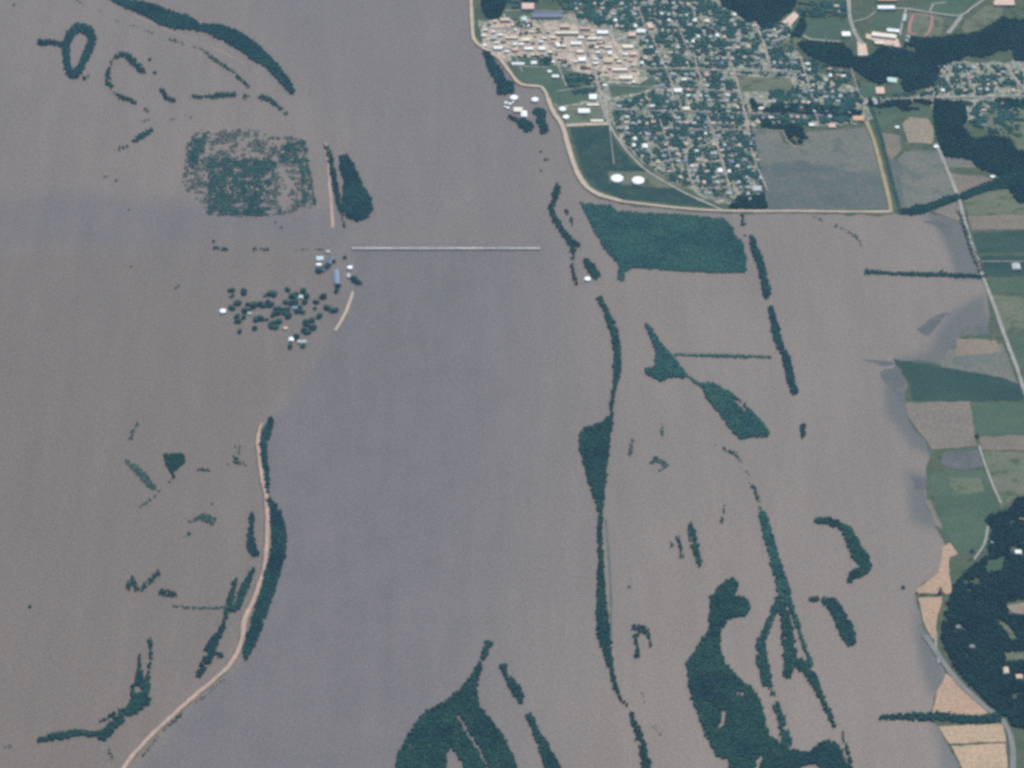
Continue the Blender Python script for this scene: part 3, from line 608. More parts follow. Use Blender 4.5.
wood('tree_line', 'three-part dark tree line between the bridge end and the town levee', strips=[[(557, 184, 5), (556, 192, 8), (554, 202, 5), (551, 210, 6), (556, 221, 7), (563, 232, 7), (572, 243, 9), (578, 245, 5)], [(572, 248, 6), (574, 256, 5), (572, 266, 4), (576, 283, 4)]], mat='leaf', gate=.1, r=(3, 5))
wood('tree_clump', 'two small bush tufts left of the flooded green grove', strips=[[(566, 212, 4), (568, 214, 3)], [(570, 218, 4), (572, 224, 4)], [(574, 228, 2), (575, 231, 2)]], gate=.15, r=(2.5, 4))
wood('tree_clump', 'small oval grove just above the white tank in the flood', strips=[[(586, 262, 6), (591, 268, 9), (595, 275, 10)]], mat='leaf')
wood('riverside_woods', 'dark riverside wood below the downtown waterfront', [[(483, 53), (489, 52), (496, 64), (503, 72), (506, 80), (513, 82), (514, 93), (498, 95), (497, 84), (490, 74)]], mat='leafdark')
wood('tree_clump', 'round dark grove standing in water by the levee corner', strips=[[(523, 125, 10), (529, 128, 9)]], mat='leafdark')
wood('tree_clump', 'square dark grove nearest the levee below the white bins', strips=[[(541, 122, 9), (544, 130, 9)], [(536, 112, 7), (542, 114, 10)]], mat='leafdark')
wood('tree_clump', 'low dark bushes beside the L-shaped white elevator building', strips=[[(511, 118, 5), (520, 122, 5)]], mat='leafdark', r=(3, 4.5))
wood('flooded_grove', 'broad flat teal grove flooded just outside the town levee', [[(580, 203), (600, 205), (612, 206), (618, 212), (680, 215), (724, 219), (732, 228), (736, 238), (743, 242), (746, 258), (746, 272), (720, 273), (690, 272), (655, 269), (632, 268), (625, 272), (623, 282), (618, 280), (619, 264), (607, 253), (596, 234)]], mat='leafteal', sp=7.5, r=(3.6, 5.8), h=(5.5, 9), cat='grove')
wood('tree_line', 'upper dark dash of the broken tree row right of the teal grove', strips=[[(752, 238, 5), (755, 250, 7), (760, 263, 8), (764, 280, 8), (767, 295, 8)], [(742, 216, 3), (744, 228, 3)]], mat='leafdark')
wood('tree_line', 'middle dark dash of the broken tree row', strips=[[(771, 309, 5), (774, 322, 7), (777, 336, 9), (780, 347, 7)]], mat='leafdark')
wood('tree_line', 'lowest dark dash of the broken tree row', strips=[[(784, 353, 7), (788, 366, 8), (791, 380, 8), (794, 392, 7)]], mat='leafdark')
wood('flooded_woods', 'triangular green wood pointing up beside the drowned straight road', [[(645, 324), (651, 329), (662, 345), (674, 358), (683, 370), (685, 378), (670, 378), (661, 382), (646, 374), (645, 369), (655, 368), (656, 352), (652, 340)]], mat='leafteal')
wood('drowned_hedgerow', 'straight thin hedge from the triangular wood to the broken tree row', strips=[[(676, 355, 2.8), (720, 356, 3.6), (770, 357, 2.8)], [(684, 374, 3.2), (704, 388, 3.4)]], mat='leafteal', r=(3, 4.5), h=(4, 6), sp=5)
wood('flooded_woods', 'slanted bean-shaped wood below the straight thin hedge', [[(700, 383), (713, 384), (728, 392), (746, 406), (760, 420), (769, 433), (768, 438), (750, 437), (740, 440), (731, 430), (715, 408), (706, 396)]], mat='leafteal', holes=[[(732, 398), (742, 404), (746, 412), (738, 407)]])
wood('tree_clump', 'scattered little bush tufts in the open water by the spear-shaped wood', strips=[[(632, 440, 4), (630, 455, 4)], [(662, 425, 1.5), (662, 432, 4), (661, 441, 3)]], mat='leafteal', gate=.15, r=(2.5, 4), h=(4, 6))
wood('tree_clump', 'small two-lobed bush clump right of the spear-shaped wood', strips=[[(652, 462, 7), (656, 460, 8), (666, 466, 5), (660, 470, 3)]], mat='leafteal', gate=.1, r=(2.5, 4), h=(4, 6))
wood('drowned_hedgerow', 'fading head of the long forked tree line', strips=[[(724, 449, 5), (733, 453, 5), (741, 460, 3), (747, 472, 2), (751, 483, 4), (757, 496, 4), (761, 512, 4)], [(704, 447, 3), (708, 447, 3)], [(716, 445, 3), (718, 445, 2)], [(714, 460, 2), (718, 468, 2)]], gate=.2, r=(2, 3.5), h=(4, 6), sp=7)
wood('flooded_woods', 'thick trunk of the long forked tree line', strips=[[(763, 516, 9), (767, 532, 9), (772, 550, 10), (778, 572, 11), (784, 592, 13)], [(787, 600, 8), (793, 612, 5), (799, 630, 4), (806, 650, 4), (811, 665, 5)]], mat='leafteal')
wood('flooded_woods', 'outer curved branch of the forked tree line', strips=[[(777, 605, 8), (770, 622, 7), (762, 640, 9), (761, 655, 12), (765, 672, 12), (768, 688, 10), (776, 705, 8), (782, 722, 9), (786, 742, 12)]], mat='leafteal', gate=.14, r=(3, 5))
wood('flooded_woods', 'inner branch of the forked tree line ending in a hook', strips=[[(779, 600, 7), (785, 618, 10), (788, 636, 13), (790, 655, 13), (788, 674, 10)], [(794, 662, 8), (804, 667, 12), (810, 674, 11), (817, 688, 7), (823, 702, 6), (828, 712, 5)], [(829, 712, 5), (834, 726, 4)]], mat='leaf', gate=.04)
wood('flooded_woods', 'low brush tail trailing past the forked tree line', strips=[[(842, 732, 4), (847, 748, 4), (852, 770, 5)]], gate=.2, r=(3, 4.5))
wood('flooded_woods', 'large goose-shaped wooded island at the foot of the flood', [[(710, 598), (718, 590), (722, 584), (733, 578), (739, 584), (735, 596), (747, 599), (750, 609), (745, 617), (728, 619), (721, 632), (720, 648), (724, 662), (737, 677), (752, 688), (760, 702), (766, 722), (770, 738), (790, 750), (800, 752), (812, 752), (818, 744), (832, 740), (841, 748), (851, 775), (728, 778), (729, 761), (716, 756), (706, 738), (697, 712), (689, 688), (686, 664), (696, 650), (706, 630), (710, 612)]],
     mat='leaf', holes=[[(721, 710), (726, 712), (725, 724), (719, 732), (717, 728), (721, 720)], [(758, 757), (763, 756), (758, 774), (752, 774)], [(706, 622), (711, 622), (707, 634), (703, 640)], [(736, 692), (744, 692), (744, 697), (736, 696)], [(800, 766), (818, 764), (820, 776), (800, 776)]])
wood('tree_clump', 'upright green strip right of the tiny bush pair', strips=[[(691, 527, 7), (693, 540, 9), (696, 552, 8), (700, 565, 4)]], mat='leafteal', gate=.05, r=(3, 4.5))
wood('tree_clump', 'tiny bush strip left of the upright green strip', strips=[[(678, 538, 4), (680, 548, 5), (682, 556, 5)], [(671, 543, 3), (673, 547, 3)]], mat='leafteal', gate=.12, r=(2.5, 4))
wood('drowned_hedgerow', 'thin S-shaped reed line above the goose-shaped island', strips=[[(726, 500, 2), (724, 510, 3), (722, 522, 4)]], gate=.2, r=(2, 3.5), h=(4, 6), sp=7)
wood('tree_clump', 'little arch of trees beside the lower middle tree line', strips=[[(635, 628, 7), (642, 629, 8), (648, 635, 5), (650, 646, 4)], [(635, 635, 7), (637, 646, 4), (637, 656, 7)]], mat='leaf', gate=.06, r=(3, 4.5))
wood('flooded_woods', 'hooked dark wood with a thin arm in the eastern flood', strips=[[(816, 521, 5), (828, 522, 7), (842, 527, 8), (850, 537, 11), (856, 550, 14), (864, 562, 14), (866, 569, 9), (856, 574, 10), (850, 580, 7)]], mat='leaf')
wood('flooded_woods', 'banana-shaped dark wood below the hooked wood', strips=[[(811, 600, 5), (817, 600, 5)], [(823, 600, 6), (832, 604, 12), (838, 614, 13), (845, 627, 15), (850, 640, 13)]], mat='leaf')
wood('tree_clump', 'small lone dark oval of trees below the broken tree row', strips=[[(803, 427, 5), (803, 436, 5)]], mat='leafdark')
wood('flooded_woods', 'large dark arrowhead-shaped wood at the bottom edge', [[(394, 778), (398, 756), (408, 735), (425, 712), (445, 702), (460, 690), (474, 673), (479, 661), (482, 664), (476, 690), (478, 705), (492, 722), (506, 740), (515, 762), (519, 778), (494, 778), (482, 752), (470, 733), (459, 714), (456, 716), (463, 730), (477, 750), (487, 768), (489, 778), (470, 778), (462, 762), (452, 747), (448, 752), (445, 778)]], mat='leaf')
wood('tree_clump', 'detached tip of the arrowhead-shaped wood', strips=[[(489, 644, 7), (484, 657, 6)]], mat='leaf')
wood('tree_line', 'upper pieces of the broken tree string beside the arrowhead wood', strips=[[(503, 667, 7), (507, 675, 6), (512, 684, 10), (518, 694, 9), (521, 702, 5)]], mat='leaf', gate=.04)
wood('tree_line', 'lower widening piece of the broken tree string at the bottom edge', strips=[[(530, 718, 8), (534, 727, 5), (540, 740, 9), (547, 754, 12), (554, 772, 16)]], mat='leaf')
wood('drowned_hedgerow', 'faint drowned bush line in open water near the bottom edge', strips=[[(641, 690, 2), (648, 715, 2), (661, 738, 4)]], gate=.6, r=(2, 3), h=(3, 5), sp=7)
# --- east bank
wood('tree_line', 'straight thin tree row from the flood to the bank road', strips=[[(867, 272, 6), (872, 272, 4), (900, 274, 4), (940, 275, 4.5), (984, 277, 4)]], mat='leafdark', r=(3, 4.5), h=(5, 8), sp=5.5)
wood('drowned_hedgerow', 'faint drowned curved hedge outside the levee corner', strips=[[(814, 217, 2), (828, 223, 4), (845, 230, 3), (857, 238, 4), (862, 248, 2)]], gate=.35, r=(2, 3.2), h=(3, 5), sp=7)
wood('tree_line', 'thick dark tree row crossing the brown fields at the bottom', strips=[[(881, 718, 4), (892, 717, 6), (915, 717, 8), (940, 717, 8), (970, 720, 8), (998, 718, 9)]], mat='leafdark')
wood('tree_line', 'dark hedge beside the bank road above the straight tree row', strips=[[(960, 213, 4), (965, 230, 4.5), (972, 250, 5), (980, 270, 5)]], mat='leafdark', r=(3, 4.5), h=(5, 8))
wood('tree_line', 'dark creek-side tree row running up from the levee corner', strips=[[(903, 212, 6), (915, 211, 9), (930, 207, 8), (956, 198, 7)], [(963, 197, 8), (985, 188, 9), (1005, 183, 12), (1030, 178, 16)]], mat='leafdark')
wood('hedgerow', 'low hedge across the tan field by the lower bank', strips=[[(912, 593, 3), (925, 595, 3), (945, 595, 4)], [(940, 591, 7), (941, 593, 5)]], mat='leafdark', r=(2.5, 3.5), h=(4, 6))
wood('hill_woods', 'dark wood on the hill in the lower corner of the east bank', [[(1040, 496), (1016, 500), (1008, 512), (988, 514), (985, 522), (992, 530), (988, 545), (988, 556), (980, 562), (968, 570), (954, 586), (945, 610), (941, 640), (955, 668), (985, 702), (1006, 720), (1016, 728), (1040, 730)]], mat='leafhill', z0=0.8, h=(8, 17), r=(4, 7.6), sp=9, gate=0.05, gscale=0.012,
     holes=[[(1004, 602), (1040, 597), (1040, 618), (1010, 616)], [(996, 619), (1006, 622), (1019, 640), (1011, 641)], [(986, 561), (1007, 557), (1003, 571), (986, 573)], [(1004, 653), (1040, 649), (1040, 661), (1006, 663)], [(1012, 548), (1024, 548), (1024, 556), (1012, 556)], [(1002, 668), (1010, 668), (1010, 677), (1002, 677)], [(1014, 674), (1026, 674), (1026, 682), (1014, 682)], [(954, 625), (962, 625), (962, 631), (954, 631)], [(968, 645), (976, 645), (976, 650), (968, 650)]])
wood('hill_woods', 'broad dark wooded ridge below the school and its track', [[(796, 44), (806, 42), (842, 44), (856, 58), (870, 58), (880, 47), (904, 50), (906, 38), (945, 38), (952, 36), (968, 35), (985, 30), (1003, 18), (1040, 24), (1040, 62), (1012, 60), (1000, 50), (985, 58), (968, 56), (942, 66), (934, 86), (906, 92), (896, 80), (880, 84), (868, 80), (852, 68), (832, 66), (812, 58)]], mat='leafhill', z0=0.8, h=(9, 15), r=(4.5, 7), sp=9, holes=[[(1000, 50), (1014, 50), (1014, 62), (1000, 62)], [(906, 46), (916, 46), (916, 53), (906, 53)], [(886, 76), (902, 78), (900, 86), (888, 86)]])
wood('hill_woods', 'dark wood at the top edge above the quarry clearing', [[(712, -20), (795, -20), (796, 6), (780, 20), (768, 32), (756, 22), (748, 22), (735, 12), (722, 6)], [(798, 24), (804, 14), (806, 28), (800, 38), (790, 36)]], mat='leafhill', z0=0.8, h=(9, 15), r=(4.5, 7), sp=9)
wood('hill_woods', 'dark wooded valley right of the tan field', [[(934, 100), (965, 103), (967, 118), (962, 128), (975, 140), (992, 136), (1010, 140), (1018, 152), (1040, 154), (1040, 200), (1020, 204), (1006, 186), (1000, 176), (978, 168), (972, 160), (944, 156), (938, 140), (934, 120)]], mat='leafhill', z0=0.8, h=(9, 15), r=(4.5, 7), sp=9)
wood('hill_woods', 'dark strip of trees between the east road and the row of houses', [[(868, 100), (930, 101), (932, 106), (905, 112), (895, 106), (880, 108), (868, 106)], [(990, 99), (1040, 100), (1040, 108), (1000, 112)]], mat='leafhill', z0=0.8, gate=.25)
wood('riverside_woods', 'dark park trees at the top of the waterfront by the levee', [[(482, -10), (500, -10), (505, 6), (500, 18), (488, 20), (482, 10)], [(518, -12), (540, -12), (538, 2), (522, 2)]], mat='leafhill', z0=0.8)
wood('garden_woods', 'dark backyard tree belt behind the last row of houses', [[(750, 98), (760, 105), (800, 104), (845, 108), (862, 112), (860, 118), (800, 114), (770, 114), (752, 108)], [(760, 118), (780, 120), (800, 124), (806, 138), (800, 144), (792, 143), (785, 130), (762, 128)]], mat='leafhill', z0=0.8, gate=.15)
wood('garden_woods', 'dark trees in the narrow corner where the levee meets the rail line', [[(738, 197), (764, 196), (768, 209), (728, 209)]], mat='leafhill', z0=0.8)

# ------------------------------------------------------------------ individual trees
def tree_proto(seed, mat):
    r = random.Random(seed); H = 11.0
    e = empty('tree', (0, 0, 0))
    t = MB(); t.cyl(0, 0, -0.6, H * .45, .42, .24, 7)
    for k in range(5):
        a = k * 1.257 + r.random(); t.cyl(0, 0, H * (.26 + .04 * k), H * (.5 + .05 * k), .16, .05, 5, 0, 2.6 * math.cos(a), 2.6 * math.sin(a))
    t.build('trunk', ['bark'], e)
    V, Fc, T = [], [], []; off = 0
    for k in range(15):
        v, f = lump(seed * 50 + k, ICO1); a = r.random() * 6.28; rr = 2.9 * math.sqrt(r.random()); s = 1.5 + 0.9 * r.random()
        z = H * (.5 + .40 * r.random() * (1 - rr / 5)); c = np.array([rr * math.cos(a), rr * math.sin(a), z])
        V.append(v * np.array([s, s, s * .85]) + c); Fc.append(f + off); off += len(v); T.append(np.full(len(v), r.random()))
    for k in range(160):                       # loose leaf sprays round the masses
        a = r.random() * 6.28; ph = math.acos(1 - 1.5 * r.random()); d = 3.6 + r.random() * 1.2
        c = Vector((d * math.sin(ph) * math.cos(a), d * math.sin(ph) * math.sin(a), H * .62 + d * .75 * math.cos(ph)))
        v = np.array([[r.uniform(-.6, .6) for _ in range(3)] for _ in range(3)]) + np.array(c); V.append(v); Fc.append(np.array([[0, 1, 2]]) + off); off += 3; T.append(np.full(3, r.random()))
    mesh_np('crown', np.vstack(V), np.vstack(Fc), [mat], tint=np.concatenate(T), parent=e)
    return e
def copy_tree(o):
    c = o.copy(); C.objects.link(c)
    for ch in o.children:
        d = ch.copy(); C.objects.link(d); d.parent = c
    return c
ORD = ['nearest', 'second nearest', 'third nearest', 'fourth nearest', 'fifth nearest', 'sixth nearest', 'seventh nearest', 'eighth nearest', 'ninth nearest', 'tenth nearest', 'eleventh nearest', 'twelfth nearest', 'thirteenth nearest', 'fourteenth nearest', 'fifteenth nearest', 'sixteenth nearest', 'seventeenth nearest', 'eighteenth nearest', 'nineteenth nearest', 'twentieth nearest'] + ['%dth nearest' % i for i in range(21, 90)]
MARKS = [('the twin white tanks', 628, 181), ('the white tank in the flood', 587, 280), ('the lone white farm tank', 223, 312), ('the white river tank', 349, 269), ('the pink flat-roofed hall', 528, 8), ('the long blue shed', 547, 16),
 ('the white-roofed gym', 641, 32), ('the white mid-town church', 678, 92), ('the meadow dike road', 590, 125), ('the rail bend', 612, 130), ('the straight southern street', 719, 150), ('the grey levee field', 820, 170), ('the levee corner', 724, 211),
 ('the school roofs', 890, 34), ('the gravel clearing', 790, 20), ('the small playing field', 765, 85), ('the orange-roofed barn', 858, 119), ('the tan field', 918, 130), ('the long hook road', 770, 66), ('the downtown white block', 578, 60), ('the long cream row', 567, 34), ('the green downtown square', 520, 57), ('the waterfront store', 494, 39), ('the cream market store', 526, 41), ('the wide diagonal street', 613, 46), ('the long cream shed', 620, 71), ('the slim white church', 558, 46),
 ('the twin loading sheds', 584, 112), ('the green park', 625, 92), ('the top tree belt', 740, 8), ('the long cross street', 690, 70), ('the red track', 922, 25), ('the east road houses', 945, 92), ('the corner farmhouse', 952, 118), ('the wooded ridge', 850, 66), ('the levee bend', 590, 192), ('the park by the waterfront', 492, 10),
 ('the blue-roofed farm', 320, 262), ('the small white-roofed farm', 292, 341), ('the riverside wood', 505, 88), ('the east wood', 1010, 170), ('the hill wood', 985, 620), ('the straight bank road', 990, 300), ('the pale bank field', 935, 420)]
pend = []     # (object, px, py, adjective phrase)
def place(o, px_, py_, phrase, cat, group):
    pend.append((o, px_, py_, phrase, cat, group))
def finish_labels():
    buckets = {}
    for o, x, y, ph, cat, gr in pend:
        nm, mx, my = min(MARKS, key=lambda m: (m[1] - x) ** 2 + (m[2] - y) ** 2)
        dx, dy = x - mx, y - my
        side = ('right of' if dx > 0 else 'left of') if abs(dx) > abs(dy) else ('below' if dy > 0 else 'above')
        buckets.setdefault((ph, nm, side), []).append((math.hypot(dx, dy), o, cat, gr))
    for (ph, nm, side), L in buckets.items():
        L.sort(key=lambda t: t[0])
        for i, (d, o, cat, gr) in enumerate(L):
            lab = '%s %s %s' % (ph, side, nm) if len(L) == 1 else '%s %s %s, %s of its kind there' % (ph, side, nm, ORD[i])
            if len(lab.split()) > 16: lab = '%s %s %s, %s such' % (ph, side, nm, ORD[i])
            tag(o, lab, cat, gr)
TP = [(tree_proto(1, 'leafgarden'), 'bushy green tree'), (tree_proto(2, 'leafdark'), 'dark rounded tree'), (tree_proto(3, 'leafteal'), 'paler green tree'), (tree_proto(4, 'leafdark'), 'tall dark tree')]
tp_used = set()
def put_tree(x, y, s=1.0, kind=None, z=0.0, group='trees', suffix=''):
    k = random.randrange(4) if kind is None else kind
    o = TP[k][0] if k not in tp_used else copy_tree(TP[k][0]); tp_used.add(k)
    X, Y = P(x, y); drown = z == 0.0; o.location = (X, Y, -4.2 * s * .7 if drown else z - 0.5); o.rotation_euler = (0, 0, random.random() * 6.28)
    o.scale = (s, s, s * (.8 if drown else 1.25 if k == 3 else 1.0))
    place(o, x, y, TP[k][1] + suffix, 'tree', group); return o
FARM = [(230, 291), (233, 296), (244, 294), (243, 290), (265, 296), (269, 295), (275, 294), (288, 291), (292, 297), (296, 295), (303, 292), (306, 296), (233, 309), (236, 304), (248, 305), (254, 307), (260, 305), (265, 307), (270, 306), (275, 309), (280, 311), (284, 314), (288, 310), (295, 305), (300, 308), (303, 313), (297, 312), (289, 316), (245, 312), (244, 318), (239, 322), (236, 318), (256, 320), (262, 320), (267, 320), (272, 323), (276, 328), (270, 327), (280, 322), (255, 329), (240, 331), (307, 325), (311, 328), (308, 333), (304, 331), (312, 320), (317, 303), (321, 298), (320, 316), (315, 309), (326, 308), (336, 311), (296, 338), (290, 346), (303, 347), (331, 262), (328, 267), (322, 271), (318, 271), (345, 258), (337, 287), (337, 291), (355, 281), (358, 283), (278, 314), (273, 316), (286, 303), (305, 303), (292, 304), (249, 311), (310, 322), (268, 303)]
FARM += [(x + 2.6 * math.cos(i * 2.4), y + 1.7 * math.sin(i * 2.4)) for i, (x, y) in enumerate(FARM[:66]) if i % 5 != 4]
for i, (x, y) in enumerate(FARM): put_tree(x, y, random.uniform(1.7, 3.3), random.choice((0, 1, 1, 2, 3)), group='trees flooded around the farmstead', suffix=' in flood water')
LONE = [(150, 60, 1.9), (155, 73, 1.9), (14, 5, 1.4), (30, 607, 1.5), (541, 152, 1.3), (545, 160, 1.5), (541, 171, 1.2), (903, 588, 1.8), (977, 437, 2.2), (629, 587, 1.2), (131, 267, 1.0), (176, 288, 1.1), (179, 286, 1.0), (129, 210, 1.1), (212, 504, 1.0), (940, 593, 1.6), (942, 271, 1.2), (972, 552, 1.8), (997, 516, 1.6), (175, 40, 1.3), (211, 26, 1.2), (880, 113, 1.2), (470 + 78, 160, 1.0), (949, 718, 1.5), (745, 236, 1.2)]
for x, y, s in LONE: put_tree(x, y, s, 1, group='lone trees in open water or fields', suffix=' on its own')

# ------------------------------------------------------------------ buildings
def gable_building(name, w, d, h, wallm, roofm, rise=None, chimney=False, door=True):
    e = empty(name, (0, 0, 0)); rise = rise or d * .22
    b = MB(); b.box(0, 0, -1.6, h, w, d)
    b.add([(-w / 2, -d / 2, h), (-w / 2, d / 2, h), (-w / 2, 0, h + rise), (w / 2, -d / 2, h), (w / 2, d / 2, h), (w / 2, 0, h + rise)], [(0, 2, 1), (3, 4, 5)])
    n = max(2, int(w / 5))
    for i in range(n):
        for s in (-1, 1): b.box(-w / 2 + w * (i + .5) / n, s * d / 2, h * .4, h * .75, 1.3, .16, 0, 1)
    b.build('wall', [wallm, 'glass'], e)
    r = MB(); r.gable(w, d, h + .28, rise, .7)
    r.build('roof', [roofm], e)
    if chimney:
        c = MB(); c.box(w * .2, d * .12, h, h + rise + 1.1, .9, .9); c.build('chimney', ['redwall'], e)
    if door:
        c = MB(); c.box(w * .1, -d / 2, 0, min(3.6, h * .7), 1.4 if w < 20 else 4.5, .3); c.build('door', ['greywall'], e)
    return e
def flat_building(name, w, d, h, wallm, roofm):
    e = empty(name, (0, 0, 0))
    b = MB(); b.box(0, 0, -1.6, h, w, d)
    n = max(2, int(w / 6))
    for i in range(n):
        for s in (-1, 1): b.box(-w / 2 + w * (i + .5) / n, s * d / 2, h * .4, h * .8, 2, .16, 0, 1)
    b.build('wall', [wallm, 'glass'], e)
    r = MB(); r.box(0, 0, h + .01, h + .3, w - .8, d - .8)
    for s in (-1, 1): r.box(0, s * (d / 2 - .2), h + .01, h + 1.0, w, .4); r.box(s * (w / 2 - .2), 0, h + .01, h + .98, .4, d - .82)
    r.build('roof', [roofm], e)
    for k in range(max(1, int(w / 25))):
        c = MB(); c.box(-w * .25 + 14 * k, d * .1, h + .31, h + 1.8, 3, 2.2); c.build('roof_unit', ['greywall'], e)
    c = MB(); c.box(w * .1, -d / 2, 0, 3, 3.5, .3); c.build('door', ['glass'], e)
    return e
def tank(name, r, h, roofm='white'):
    e = empty(name, (0, 0, 0)); s = MB(); s.cyl(0, 0, -1.6, h, r, r, 40); s.build('shell', ['white'], e)
    t = MB(); t.cyl(0, 0, h + .01, h + r * .10, r * 1.015, r * .45, 40); t.cyl(0, 0, h + r * .10, h + r * .13, r * .45, .6, 40); t.build('roof', [roofm], e)
    l = MB(); l.box(r + .5, 0, 0, h + 1, .2, 1.0); l.box(r + .25, 0, h + .3, h + .5, .5, 1.4); l.build('ladder', ['greywall'], e)
    return e
def at(e, x, y, z, rz=0):
    X, Y = P(x, y); e.location = (X, Y, z); e.rotation_euler = (0, 0, rz); return e
for x, y, r, h, z, lab in [
 (617, 180.5, 26, 11, 2.3, 'big round white tank on grass, the one farther from the rail bend town'), (638, 182.5, 26, 11, 2.3, 'big round white tank nearest the curved rail line'),
 (514, 99, 17, 10, 0, 'round white tank in the flood above the L-shaped elevator building'), (535, 101, 15.5, 10, 0, 'round white tank in the flood nearest the levee corner'),
 (566, 118.5, 14, 8, 2.3, 'small round white tank on the grass just inside the levee'), (562.5, 110.5, 15, 8, 2.3, 'squat white tank beside the long white loading shed'),
 (587.5, 280, 13, 8, 0, 'lone white tank in the flood below the small oval grove'), (223, 312.5, 13.5, 10, 0, 'lone bright white tank in the flood by the farmstead trees'),
 (350, 269, 11, 10, 0, 'bright white tank on the river edge below the bridge end')]:
    e = at(tank('storage_tank', r, h), x, y, z); tag(e, lab, 'tank', 'white storage tanks')
for x, y, r, lab in [(506, 104, 7, 'upper of the small white bins by the L-shaped elevator building'), (510, 105, 7, 'small white bin touching the L-shaped elevator building'), (508, 109, 7, 'lower small white bin in the flood'), (513, 103.5, 5, 'small white bin just under the flooded white tank'), (505, 108, 4.5, 'outermost small white bin on the river side')]:
    e = at(tank('grain_bin', r, 9), x, y, 0); tag(e, lab, 'grain bin', 'white grain bins in the flood')
